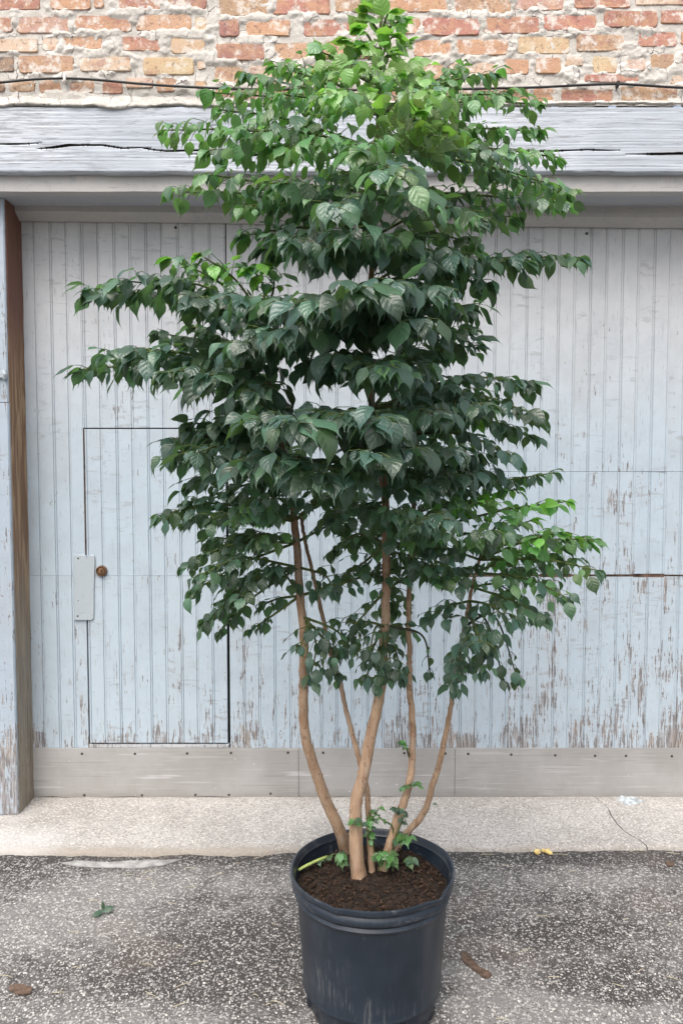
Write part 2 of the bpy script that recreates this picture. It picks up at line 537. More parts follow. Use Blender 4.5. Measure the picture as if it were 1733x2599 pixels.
def m_post():
    t = NT('bare_brown_timber')
    p = t.pos()
    X, Y, Z = t.xyz(p)
    g = t.noise(t.vm(p, (1, 1, 0.035)), 110, 4, 0.6, 1.6)
    w = t.noise(t.vm(p, (1, 1, 0.09)), 28, 3, 0.5, 2.5)
    top = t.mix(t.step(g, 0.3, 0.7), (0.145, 0.070, 0.052), (0.215, 0.110, 0.080))
    mid = t.mix(t.step(w, 0.42, 0.62), (0.23, 0.135, 0.080), (0.40, 0.27, 0.165))
    low = t.mix(t.step(g, 0.35, 0.65), (0.20, 0.165, 0.125), (0.36, 0.32, 0.26))
    c = t.mix(t.step(t.math('ADD', Z, t.math('MULTIPLY', w, 0.4)), 2.05, 1.75), top, mid)
    c = t.mix(t.step(t.math('ADD', Z, t.math('MULTIPLY', w, 0.3)), 1.25, 0.65), c, low)
    c = t.mix(t.math('MULTIPLY', t.step(g, 0.60, 0.70), 0.7), c, (0.07, 0.05, 0.04))
    c = t.mix(t.math('MULTIPLY', t.step(w, 0.66, 0.72), 0.5), c, (0.50, 0.38, 0.25))
    return t.done(t.bsdf(c, 0.7, 0.25, 0, t.bump(g, 0.5, 0.002)))

def m_pot():
    t = NT('black_nursery_plastic')
    p = t.pos()
    X, Y, Z = t.xyz(p)
    s1 = t.noise(t.vm(p, (1, 1, 0.04)), 170, 5, 0.7)
    s2 = t.noise(t.vm(p, (1, 1, 0.12)), 55, 5, 0.65)
    cl = t.noise(p, 7, 4, 0.6)
    c = t.mix(t.step(cl, 0.3, 0.7), (0.012, 0.019, 0.029), (0.022, 0.031, 0.045))
    low = t.step(Z, 0.32, 0.02, 0.5, 1.2)
    d = t.math('MULTIPLY', t.step(t.math('ADD', t.math('MULTIPLY', s1, 0.6), t.math('MULTIPLY', cl, 0.45)), 0.56, 0.74), low)
    c = t.mix(t.math('MULTIPLY', d, 0.55), c, (0.20, 0.20, 0.20))
    c = t.mix(t.math('MULTIPLY', t.step(s2, 0.62, 0.76), 0.45), c, (0.15, 0.155, 0.16))
    rim = t.math('MULTIPLY', t.step(t.noise(t.vm(p, (1, 1, 2.5)), 30, 5, 0.7), 0.56, 0.70), t.step(Z, 0.255, 0.27))
    c = t.mix(t.math('MULTIPLY', rim, 0.35), c, (0.20, 0.205, 0.215))
    return t.done(t.bsdf(c, 0.33, 0.55, 0, t.bump(s2, 0.15, 0.001)))

def m_soil():
    t = NT('potting_soil')
    p = t.pos()
    v = t.vor(p, 130)
    n = t.noise(p, 85, 5, 0.7)
    c = t.mix(t.xyz(v.outputs['Color'])[0], (0.011, 0.008, 0.006), (0.043, 0.029, 0.022))
    c = t.mix(t.step(n, 0.60, 0.72, 0, 0.6), c, (0.11, 0.075, 0.050))
    c = t.mix(t.step(n, 0.42, 0.30), c, (0.010, 0.007, 0.006))
    return t.done(t.bsdf(c, 0.9, 0.2, 0, t.bump(n, 1.0, 0.006)))

def m_bark():
    t = NT('smooth_tan_bark')
    p = t.pos()
    X, Y, Z = t.xyz(p)
    n1 = t.noise(t.vm(p, (1, 1, 0.25)), 70, 4, 0.6)
    n2 = t.noise(p, 9, 4, 0.6)
    spot = t.vor(t.vm(t.va(p, t.vm(t.noise(p, 40, 2, out=1), (.02, .02, .03))), (1, 1, 0.7)), 120)
    c = t.mix(t.step(n1, 0.3, 0.7), (0.30, 0.19, 0.12), (0.46, 0.325, 0.22))
    c = t.mix(t.step(n2, 0.52, 0.7, 0, 0.5), c, (0.52, 0.36, 0.22))
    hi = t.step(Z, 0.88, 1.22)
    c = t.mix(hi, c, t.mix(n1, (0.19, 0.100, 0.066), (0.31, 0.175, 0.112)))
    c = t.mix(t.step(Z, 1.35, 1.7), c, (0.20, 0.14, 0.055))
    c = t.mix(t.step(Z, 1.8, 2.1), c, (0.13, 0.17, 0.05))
    le = t.math('MULTIPLY', t.step(spot.outputs['Distance'], 0.30, 0.18), t.step(t.xyz(spot.outputs['Color'])[0], 0.6, 0.65))
    c = t.mix(t.math('MULTIPLY', le, 0.6), c, (0.10, 0.06, 0.035))
    c = t.mix(t.step(t.noise(t.vm(p, (1, 1, 0.5)), 34, 5, 0.7), 0.56, 0.66, 0, 0.55), c, (0.40, 0.33, 0.27))
    c = t.mix(t.step(t.noise(t.va(p, (2, 1, 5)), 20, 5, 0.7), 0.58, 0.66, 0, 0.6), c, (0.17, 0.10, 0.06))
    band = t.noise(t.vm(p, (0.2, 0.2, 1)), 24, 3, 0.7)
    c = t.mix(t.step(band, 0.62, 0.70, 0, 0.6), c, (0.12, 0.07, 0.04))
    return t.done(t.bsdf(c, 0.65, 0.3, 0, t.bump(t.math('ADD', n1, t.math('MULTIPLY', band, 0.7)), 0.5, 0.003)))

def m_leaf():
    t = NT('glossy_leaf')
    at_ = t.n('ShaderNodeAttribute', attribute_name='tint')
    uv = t.n('ShaderNodeUVMap').outputs[0]
    u, v, _ = t.xyz(uv)
    ax = t.math('ABSOLUTE', t.math('SUBTRACT', t.math('MULTIPLY', u, 2.0), 1.0))
    ph = t.math('SUBTRACT', t.math('MULTIPLY', v, 5.5), t.math('MULTIPLY', t.math('POWER', ax, 0.8), 1.6))
    wave = t.math('SINE', t.math('MULTIPLY', ph, 6.283))
    vein = t.step(wave, 0.80, 1.0)
    midrib = t.step(ax, 0.10, 0.02)
    vv = t.math('MAXIMUM', t.math('MULTIPLY', vein, 0.35), midrib)
    bf = t.n('ShaderNodeNewGeometry').outputs['Backfacing']
    top = t.mix(t.math('MULTIPLY', vv, 0.14), at_.outputs['Color'], t.mix(0.5, at_.outputs['Color'], (0.16, 0.24, 0.09)))
    under = t.mix(0.45, at_.outputs['Color'], (0.10, 0.16, 0.06))
    under = t.mix(t.math('MULTIPLY', vv, 0.4), under, (0.17, 0.22, 0.09))
    c = t.mix(bf, top, under)
    h = t.math('SUBTRACT', t.math('MULTIPLY', t.math('SUBTRACT', 1.0, wave), 0.5), t.math('MULTIPLY', midrib, 0.9))
    h = t.math('ADD', h, t.math('MULTIPLY', t.noise(t.pos(), 9, 3), 1.6))
    nb = t.bump(h, 0.38, 0.0014)
    rough = t.math('ADD', 0.33, t.math('MULTIPLY', bf, 0.25))
    pr = t.bsdf(c, rough, t.math('SUBTRACT', 0.95, t.math('MULTIPLY', bf, 0.6)), 0, nb)
    tr = t.n('ShaderNodeBsdfTranslucent')
    t.lk(t.mix(0.6, c, t.vm(at_.outputs['Color'], (1.6, 1.9, 0.6))), tr.inputs['Color'])
    mx = t.n('ShaderNodeMixShader')
    mx.inputs[0].default_value = 0.44
    t.t.links.new(pr, mx.inputs[1]); t.t.links.new(tr.outputs[0], mx.inputs[2])
    return t.done(mx.outputs[0])

MAT = dict(
    door=m_paint('peeling_door_paint', (0.56, 0.57, 0.58), (0.435, 0.525, 0.595)),
    jamb=m_paint('peeling_jamb_paint', (0.40, 0.465, 0.53), (0.37, 0.45, 0.53), amount=0.05),
    soffit=m_paint('shaded_soffit_paint', (0.39, 0.41, 0.44), (0.39, 0.41, 0.44), amount=-0.16, grow=False, along='x', gradient=False),  # blue-grey paint, darkened further for the shade under the beam
    trim=m_paint('dusty_trim_paint', (0.47, 0.455, 0.435), (0.47, 0.455, 0.435), amount=-0.12, grow=False, along='x', gradient=False),
    latch=m_paint('latch_plate_paint', (0.39, 0.455, 0.495), (0.39, 0.455, 0.495), amount=-0.02, grow=False, gradient=False),
    beam=m_beam(), brick=m_brick(), mortar=m_mortar(), concrete=m_concrete(), asphalt=m_asphalt(), metal=m_metal(),
    post=m_post(), pot=m_pot(), soil=m_soil(), bark=m_bark(), leaf=m_leaf(),
    dark=m_plain('dark_gap', (0.012, 0.011, 0.011), 0.9, 0.1),
    seam=m_plain('shaded_bare_wood', (0.045, 0.036, 0.030), 0.9, 0.1),  # bare wood in the beam splits, darkened for the shade inside them
    cable=m_plain('black_cable_rubber', (0.022, 0.022, 0.024), 0.5, 0.4),
    clip=m_plain('white_plastic_clip', (0.78, 0.76, 0.72), 0.5, 0.4),
    screw=m_plain('rusty_screw_head', (0.055, 0.042, 0.035), 0.6, 0.5),
    brass=m_plain('tarnished_brass', (0.20, 0.115, 0.065), 0.45, 0.5, 0.6, 0.4, 90),
    rust=m_plain('rusty_brown_wood', (0.105, 0.070, 0.052), 0.9, 0.1, 0, 0.6, 30),
    twig=m_plain('green_leaf_stalk', (0.085, 0.115, 0.035), 0.6, 0.3, 0, 0.3, 40),
    twigdark=m_plain('dark_twig', (0.045, 0.050, 0.030), 0.7, 0.3, 0, 0.3, 40),
    lime=m_plain('pale_green_stem', (0.34, 0.42, 0.13), 0.5, 0.3, 0, 0.15, 40),
    deadleaf=m_plain('dry_brown_leaf', (0.12, 0.082, 0.060), 0.8, 0.2, 0, 0.35, 80),
    driedgrey=m_plain('bleached_dry_leaf', (0.40, 0.44, 0.46), 0.7, 0.25, 0, 0.35, 40),
    rind=m_plain('yellow_rind', (0.66, 0.50, 0.20), 0.6, 0.3, 0, 0.25, 60),
    straw=m_plain('dry_straw', (0.42, 0.38, 0.27), 0.8, 0.2),
    chip=m_plain('bark_chip', (0.050, 0.032, 0.023), 0.9, 0.1, 0, 0.5, 50),
    cement=m_plain('spilled_cement', (0.34, 0.335, 0.325), 0.9, 0.1, 0, 0.3, 30),
)
# ------------------------------------------------------------------ the setting: asphalt, apron
YD = 2.80                       # face of the garage door boards
YB = 2.572                       # face of the beam
YW = 2.580                      # face of the bricks
g = onz

def asphalt():
    mb = MB()
    mb.add([(-60, -60, 0), (60, -60, 0), (60, 60, 0), (-60, 60, 0)], [(0, 1, 2, 3)])
    prop(mb.build('asphalt_ground', MAT['asphalt']), 'grey worn asphalt yard with pale stone chips', 'ground', kind='structure')
asphalt()

def apron():
    crack = [(980, 860), (1010, 890), (1065, 925), (1090, 975), (1130, 1025), (1180, 1070), (1225, 1100), (1290, 1140), (1345, 1180)]
    cp = [onz((1133 + x / 2.6133) / S, (1700 + y / 2.6133) / S, 0.02) for x, y in crack]
    cp = sorted(cp, key=lambda p: p.y)
    cy = np.array([p.y for p in cp]); cxs = np.array([p.x for p in cp])
    z_of = lambda y: 0.014 + (y - 2.43) / (2.80 - 2.43) * 0.018
    def slab(xa, xb, side, n):
        # rows run from under the door to the lip and down
        rows = [(3.0, 0), (2.86, 0), (2.80, 0)] + [(2.80 - i * 0.018, 0) for i in range(1, 20)] + [(2.447, 0), (2.436, 1), (2.430, 2), (2.428, 3)]
        us = np.linspace(0, 1, n)
        X, Y, Z = [], [], []
        for y, k in rows:
            c = np.interp(min(max(y, cy[0]), 2.80), cy, cxs)
            gap = 0.0017 if y < 2.70 else 0.0007
            a, b = (xa, c - gap) if side < 0 else (c + gap, xb)
            x = a + (b - a) * us
            jit = (fbm(x * 6 + 3, x * 0 + 2, 4) - 0.5) * 0.05 + (fbm(x * 30, x * 0 + 9, 3) - .5) * 0.018
            t = max(0, (2.56 - y) / 0.13)
            yy = y + jit * t - (x * 0.028 - 0.012) * -1 * 0 + x * 0.02 * t
            zz = np.full_like(x, z_of(y)) - (0, 0.002, 0.007, 0.03)[k]
            zz = zz + (fbm(x * 5, yy * 5, 3) - 0.5) * 0.006 + (fbm(x * 40, yy * 40, 2) - .5) * 0.0012
            X.append(x); Y.append(yy); Z.append(zz)
        # wall of the crack
        o = grid_obj('concrete_apron', np.array(X), np.array(Y), np.array(Z), MAT['concrete'], flip=True)
        return o
    prop(slab(-2.6, 2.6, -1, 170), 'pale worn concrete apron in front of the garage door', 'apron', kind='structure')
    prop(slab(-2.6, 2.6, 1, 80), 'end piece of the pale concrete apron beyond the diagonal crack', 'apron', kind='structure')
    mb = MB()
    mb.add([(-2.6, 2.5, 0.004), (2.6, 2.5, 0.004), (2.6, 3.0, 0.004), (-2.6, 3.0, 0.004)], [(0, 1, 2, 3)])
    prop(mb.build('apron_footing', MAT['seam']), 'dark earth showing in the apron crack', 'ground', kind='structure')
apron()

# ------------------------------------------------------------------ garage door of beadboard
def px(x, y):                   # full-size photo pixels to a point on the door face
    return at(x / S, y / S, YD)

def garage_door():
    root = empty('garage_door', (0.35, YD, 0.03))
    prop(root, 'wide pale blue beadboard garage door with peeling paint and a small wicket door', 'garage door', kind='thing')
    BX = 0.05692                                        # distance between beads
    b0 = px(87, 560).x
    xl, xr = px(50, 1200).x - 0.030, 2.02
    ztop = at(800, 490, YD).z + 0.03
    zbot = px(870, 1900).z
    zj = px(1500, 1461).z
    zj2 = px(1500, 1197).z
    wl, wr = px(218.5, 1250).x, px(577, 1750).x
    wt, wb = px(300, 1089).z, px(400, 1885).z
    rel = [(-0.5 * BX, 0)]
    def profile(xa, xb, seed):
        """points (x, depth) across a board piece, with a quirked bead on every bead line"""
        r = random.Random(seed)
        pts = [(xa, 0.0)]
        k0 = math.floor((xa - b0) / BX) - 1
        k = k0
        while True:
            c = b0 + k * BX
            if c > xb + 0.02: break
            joint = (k % 2 == 0)
            for d, dep in ((-0.0055, 0), (-0.0045, 0.0036), (-0.0028, 0.0006), (0.0000, -0.0002), (0.0018, 0.0006), (0.0031, 0.0075 if joint else 0.0036), (0.0046, 0)):
                if xa + 0.001 < c + d < xb - 0.001:
                    pts.append((c + d, dep))
            k += 1
        pts.append((xb, 0.0))
        return pts
    def piece(xa, xb, za, zb, parent, y0=0.0, m=MAT['door']):
        seed = int((xa * 1000 + za * 77777)) & 0xffff
        r = random.Random(seed)
        dy = r.uniform(-0.0012, 0.0012) + y0
        tilt = r.uniform(-0.0012, 0.0012)
        P = profile(xa, xb, seed)
        mb = MB()
        n = len(P)
        D = 0.016
        front = lambda z: [(x, YD + dy + tilt * ((x - xa) / (xb - xa) - .5) + d, z) for x, d in P]
        v = front(za) + front(zb)
        f = [(i, i + 1, n + i + 1, n + i) for i in range(n - 1)]
        v += [(xa, YD + D, za), (xa, YD + D, zb), (xb, YD + D, za), (xb, YD + D, zb)]
        f += [(0, n, 2 * n + 1, 2 * n), (n - 1, 2 * n + 2, 2 * n + 3, 2 * n - 1)]
        f += [tuple([2 * n, 2 * n + 2] + list(range(n - 1, -1, -1))), tuple([2 * n + 3, 2 * n + 1] + list(range(n, 2 * n)))]
        mb.add(v, f)
        o = mb.build('board', m, parent)
        return o
    # columns of boards: joints on every second bead line
    edges = [xl]
    k = 0
    while b0 + k * BX < xr:
        x = b0 + k * BX + 0.0031
        if x > xl + 0.03: edges.append(x)
        k += 2
    edges.append(xr)
    E = 0.00035
    wd = empty('wicket_door', (wl, YD, wb))
    adopt(wd, root)
    for i in range(len(edges) - 1):
        xa, xb = edges[i] + E, edges[i + 1] - E
        right = xa > px(1100, 1461).x
        g1 = 0.0050 + 0.0018 * math.sin(i * 2.3) if right else 0.0004
        g2 = 0.0006 if right else 0.0004
        spans = []
        if right or True:
            spans = [(zbot, zj - g1), (zj + g1, zj2 - g2), (zj2 + g2, ztop)] if right else [(zbot, zj - g1), (zj + g1, ztop)]
        for za, zb in spans:
            # cut round the wicket opening
            todo = [(xa, xb, za, zb)]
            ga = 0.0066
            out = []
            for (a, b, c, d) in todo:
                if b < wl - ga or a > wr + ga or d < wb or c > wt:
                    out.append((a, b, c, d)); continue
                if a < wl - ga - 0.004: out.append((a, wl - ga, c, d))
                if b > wr + ga + 0.004: out.append((wr + ga, b, c, d))
                a2, b2 = max(a, wl - ga + 0.0004), min(b, wr + ga - 0.0004)
                if b2 - a2 > 0.004:
                    if d > wt + ga: out.append((a2, b2, max(c, wt + 0.0048), d))
                    if c < wb - ga: out.append((a2, b2, c, wb - 0.0062))
            for q in out:
                piece(*q, root)
            a, b = max(xa, wl), min(xb, wr)
            c, d = max(za, wb), min(zb, wt)
            if b - a > 0.004 and d - c > 0.02:
                piece(a, b, c, d, wd, -0.0012)
    # what shows in the gaps: the door's backing
    mb = MB(); mb.box(xl, xr, YD + 0.0165, YD + 0.05, 0.034, ztop)
    mb.build('door_backing', MAT['dark'], root)
    # a rusty strip shows in the joint between the door sections on the right
    mb = MB(); mb.box(px(1100, 1461).x, xr - 0.001, YD + 0.0035, YD + 0.0160, zj - 0.012, zj + 0.012)
    mb.build('joint_strip', MAT['rust'], root)
    # kick plates with screws
    zt, zk = px(870, 1898).z, 0.036
    xs = [px(80, 1960).x, px(758, 1960).x, px(1153, 1960).x, 2.02]
    scr = [[(210, 1912), (344, 1912), (476, 1911), (587, 1910), (731, 1909), (216, 2017), (362, 2017), (497, 2016), (582, 2016), (687, 2013)],
           [(1025, 1910), (1129, 1911), (820, 1909), (925, 1909)],
           [(1187, 1912), (1296, 1914), (1407, 1916), (1508, 1917), (1586, 1917), (1702, 1918)]]
    for i in range(3):
        y0 = YD - 0.0055 - (0.001 if i == 1 else 0)
        mb = MB()
        x0, x1 = xs[i] + (0.0008 if i else 0), xs[i + 1] - 0.0008
        n = 24
        v, f = [], []
        for j in range(n + 1):
            x = x0 + (x1 - x0) * j / n
            w = math.sin(j * 1.7 + i) * 0.0006
            zb_ = zk + math.sin(j * 0.9 + i * 2) * 0.0025 + rnd.uniform(-.001, .001) - 0.004
            v += [(x, y0 + w, zb_), (x, y0 + w * 0.5, zt), (x, y0 + 0.004, zt + 0.0005), (x, y0 + 0.004, zb_)]
        for j in range(n):
            a = j * 4
            f += [(a, a + 4, a + 5, a + 1), (a + 1, a + 5, a + 6, a + 2), (a + 3, a + 7, a + 4, a)]
        f += [(0, 1, 2, 3), (n * 4 + 3, n * 4 + 2, n * 4 + 1, n * 4)]
        mb.add(v, f)
        kp = mb.build('kick_plate', MAT['metal'], root)
        for (sx, sy) in scr[i]:
            p = px(sx, sy)
            mb = MB()
            prof = [(0.0001, -0.0022), (0.0030, -0.0018), (0.0048, -0.0006), (0.0052, 0.0012)]
            v = [(p.x + r * math.cos(a), y0 + d, p.z + r * math.sin(a)) for r, d in prof for a in [2 * math.pi * t / 10 for t in range(10)]]
            f = [(q * 10 + t, q * 10 + (t + 1) % 10, (q + 1) * 10 + (t + 1) % 10, (q + 1) * 10 + t) for q in range(3) for t in range(10)]
            mb.add(v, f)
            mb.build('screw', MAT['screw'], kp, True)
    # weathered strip under the wicket
    mb = MB(); mb.box(wl - 0.002, wr + 0.004, YD - 0.002, YD + 0.010, zt + 0.001, wb - 0.0064, 0.001)
    mb.build('sill_strip', m_paint('bare_sill_paint', (0.47, 0.48, 0.49), (0.47, 0.48, 0.49), amount=0.12, grow=False, along='z', gradient=False), root)
    mb = MB(); mb.box(wl - 0.0060, wl - 0.0030, YD - 0.0005, YD + 0.012, px(220, 1405).z, wt - 0.004, 0.0006)
    mb.build('seam_batten', MAT['rust'], root)
    # latch plate and the lock
    a, b = px(188, 1408), px(243, 1574)
    mb = MB()
    outline = [(a.x, a.z), (px(221, 1408).x, px(221, 1409).z), (px(223, 1415).x, px(223, 1415).z), (px(228, 1414).x, px(228, 1410).z), (px(231, 1408).x, px(231, 1408.5).z), (px(241, 1409).x, px(241, 1410).z),
               (px(243, 1420).x, px(243, 1420).z), (b.x - .001, (a.z + b.z) / 2), (px(241, 1540).x, px(241, 1540).z), (px(240, 1569).x, px(240, 1569).z), (px(235, 1574).x, b.z), (a.x, b.z)]
    n = len(outline)
    yf = YD - 0.008
    cx_, cz_ = sum(p[0] for p in outline) / n, sum(p[1] for p in outline) / n
    ins = [(x + (cx_ - x) * 0.04, z + (cz_ - z) * 0.015) for x, z in outline]
    v = [(x, yf, z) for x, z in ins] + [(x, yf + 0.0022, z) for x, z in outline] + [(x, YD + 0.001, z) for x, z in outline]
    f = [tuple(range(n - 1, -1, -1))] + [(i, (i + 1) % n, n + (i + 1) % n, n + i) for i in range(n)] + [(n + i, n + (i + 1) % n, 2 * n + (i + 1) % n, 2 * n + i) for i in range(n)]
    mb.add(v, f)
    lp = mb.build('latch_plate', MAT['latch'], root)
    lp['label'] = 'pale painted latch plate bridging the left edge of the wicket door'
    for (sx, sy) in ((201, 1417), (200, 1563), (201, 1524)):
        p = px(sx, sy)
        mb = MB()
        rr = 0.0045 if sy != 1524 else 0.0025
        mb.add([(p.x + rr * math.cos(t) * r, yf - d, p.z + rr * math.sin(t) * r) for r, d in ((0.01, 0.001), (0.6, 0.001), (1, -0.001)) for t in [2 * math.pi * q / 10 for q in range(10)]],
               [(q * 10 + t, q * 10 + (t + 1) % 10, (q + 1) * 10 + (t + 1) % 10, (q + 1) * 10 + t) for q in range(2) for t in range(10)])
        mb.build('screw', MAT['screw'], lp)
    c = px(259.5, 1449)
    def disc(prof, m, name, parent, n=28):
        mb = MB()
        mb.add([(c.x + r * math.cos(2 * math.pi * t / n), YD + d, c.z + r * math.sin(2 * math.pi * t / n)) for r, d in prof for t in range(n)],
               [(q * n + t, q * n + (t + 1) % n, (q + 1) * n + (t + 1) % n, (q + 1) * n + t) for q in range(len(prof) - 1) for t in range(n)])
        return mb.build(name, m, parent, True, 40)
    lock = disc([(0.0145, -0.0090), (0.0165, -0.0125), (0.0185, -0.0120), (0.0200, -0.0085), (0.0205, 0.0)], MAT['brass'], 'lock', wd)
    disc([(0.0002, -0.0100), (0.0085, -0.0105), (0.0125, -0.0095), (0.0145, -0.0060)], MAT['brass'], 'cylinder', lock)
    mb = MB(); mb.box(c.x - 0.0012, c.x + 0.0014, YD - 0.0112, YD - 0.0100, c.z - 0.0065, c.z + 0.0030)
    mb.build('keyhole', MAT['dark'], lock)
    # holes left by old bolts near the head
    for (x, y) in ((446, 578), (1488, 593)):
        p = px(x, y)
        mb = MB()
        n = 12
        mb.add([(p.x + r * math.cos(2 * math.pi * t / n), YD + d, p.z + r * math.sin(2 * math.pi * t / n)) for r, d in ((0.0002, -0.0025), (0.0035, -0.0025), (0.0052, -0.0008), (0.0052, .003)) for t in range(n)],
               [(q * n + t, q * n + (t + 1) % n, (q + 1) * n + (t + 1) % n, (q + 1) * n + t) for q in range(3) for t in range(n)])
        mb.build('bolt_head', MAT['screw'], root)
    return root
garage_door()

# ------------------------------------------------------------------ door frame: fascia, soffit, head trim, stop post, jamb
def strip_x(name, prof, x0, x1, m, parent, n=60, wob=0.0008, drop=0.0):
    """a moulding run along x: prof is a closed list of (y, z)"""
    mb = MB()
    k = len(prof)
    v, f = [], []
    for i in range(n + 1):
        x = x0 + (x1 - x0) * i / n
        w, w2 = rnd.uniform(-wob, wob), rnd.uniform(-wob, wob)
        dz = drop * (x - x0)
        v += [(x, y + w, z + w2 + dz) for y, z in prof]
    for i in range(n):
        for j in range(k):
            a, b = i * k + j, i * k + (j + 1) % k
            f.append((a, b, b + k, a + k))
    f += [tuple(range(k - 1, -1, -1)), tuple(n * k + j for j in range(k))]
    mb.add(v, f)
    return mb.build(name, m, parent)

def upright(name, x0, x1, y0, y1, z0, z1, m, parent, n=50, wob=0.0012, bev=0.004, rot=None):
    """a post standing on z with slightly uneven arrises"""
    mb = MB()
    v, f = [], []
    sec = [(x0, y1), (x0, y0 + bev), (x0 + bev, y0), (x1 - bev, y0), (x1, y0 + bev), (x1, y1)]
    for i in range(n + 1):
        z = z0 + (z1 - z0) * i / n
        w = [rnd.uniform(-wob, wob) for _ in range(3)]
        for j, (x, y) in enumerate(sec):
            zz = z
            if i == 0 and rot: zz = z + rot(j)
            v.append((x + (w[0] if j < 3 else w[1]), y + w[2], zz))
    k = len(sec)
    for i in range(n):
        for j in range(k - 1):
            f.append((i * k + j, i * k + j + 1, (i + 1) * k + j + 1, (i + 1) * k + j))
    f += [tuple(range(k)), tuple(n * k + j for j in range(k - 1, -1, -1))]
    mb.add(v, f)
    return mb.build(name, m, parent)

def door_frame():
    root = empty('door_frame', (-1.15, 2.67, 0.02))
    prop(root, 'painted timber frame round the garage door with bare brown reveal post at left', 'door frame', kind='thing')
    x0, x1 = -1.9, 2.4
    zb = at(784, 397, YB).z
    zf = at(784, 440, 2.598).z
    # fascia under the beam
    strip_x('fascia_board', [(2.598, zf), (2.598, zb + 0.02), (2.64, zb + 0.02), (2.64, zf)], x0, x1, MAT['trim'], root)
    # soffit
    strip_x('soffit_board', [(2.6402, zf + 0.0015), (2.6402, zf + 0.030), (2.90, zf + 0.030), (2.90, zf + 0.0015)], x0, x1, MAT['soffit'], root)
    # head trim: square face with an undercut lower edge, hung a little out of level
    za = zf - 0.0035
    zl = at(100, 484, 2.745).z
    xt0 = at(24, 480, 2.745).x
    strip_x('head_trim', [(2.745, zl), (2.745, za + 0.036), (2.798, za + 0.036), (2.798, zl - 0.020), (2.785, zl - 0.022)], xt0, 2.1, MAT['trim'], root, drop=-0.0105)
    # bare stop post and painted jamb, left
    xj = at(12, 475, 2.665).x
    upright('reveal_post', xj - 0.07, xj, 2.672, 2.7985, 0.016, zf - 0.0005, MAT['post'], root, bev=0.003, wob=0.0008, rot=lambda j: rnd.uniform(0, 0.006))
    zh = at(10, 925, 2.66).z
    upright('jamb_board', xj - 0.30, xj - 0.0032, 2.662, 2.6715, zh + 0.003, zf - 0.0005, MAT['jamb'], root, wob=0.0003)
    upright('jamb_board', xj - 0.30, xj - 0.0015, 2.658, 2.6712, 0.004, zh, MAT['jamb'], root, wob=0.0004, rot=lambda j: (0.0, 0.012, 0.02, 0.028, 0.012, 0.0)[j])
    # paint-clogged hinge on the jamb
    mb = MB()
    p = at(10, 862, 2.66)
    mb.box(p.x - 0.16, p.x + 0.010, 2.652, 2.664, p.z - 0.012, p.z + 0.014, 0.004)
    mb.tube([(p.x - 0.03, 2.650, p.z - 0.020), (p.x - 0.028, 2.648, p.z), (p.x - 0.03, 2.650, p.z + 0.024)], [0.007, 0.0095, 0.006], 8)
    mb.tube([(p.x + 0.004, 2.654, p.z - 0.014), (p.x + 0.007, 2.651, p.z + 0.002), (p.x + 0.004, 2.655, p.z + 0.018)], [0.006, 0.0085, 0.005], 8)
    h = mb.build('hinge', MAT['latch'], root, True, 40)
    # matching jamb beyond the picture on the right
    upright('jamb_board', 2.06, 2.40, 2.665, 2.80, 0.012, zf - 0.0005, MAT['jamb'], root, wob=0.0003)
    return root
door_frame()

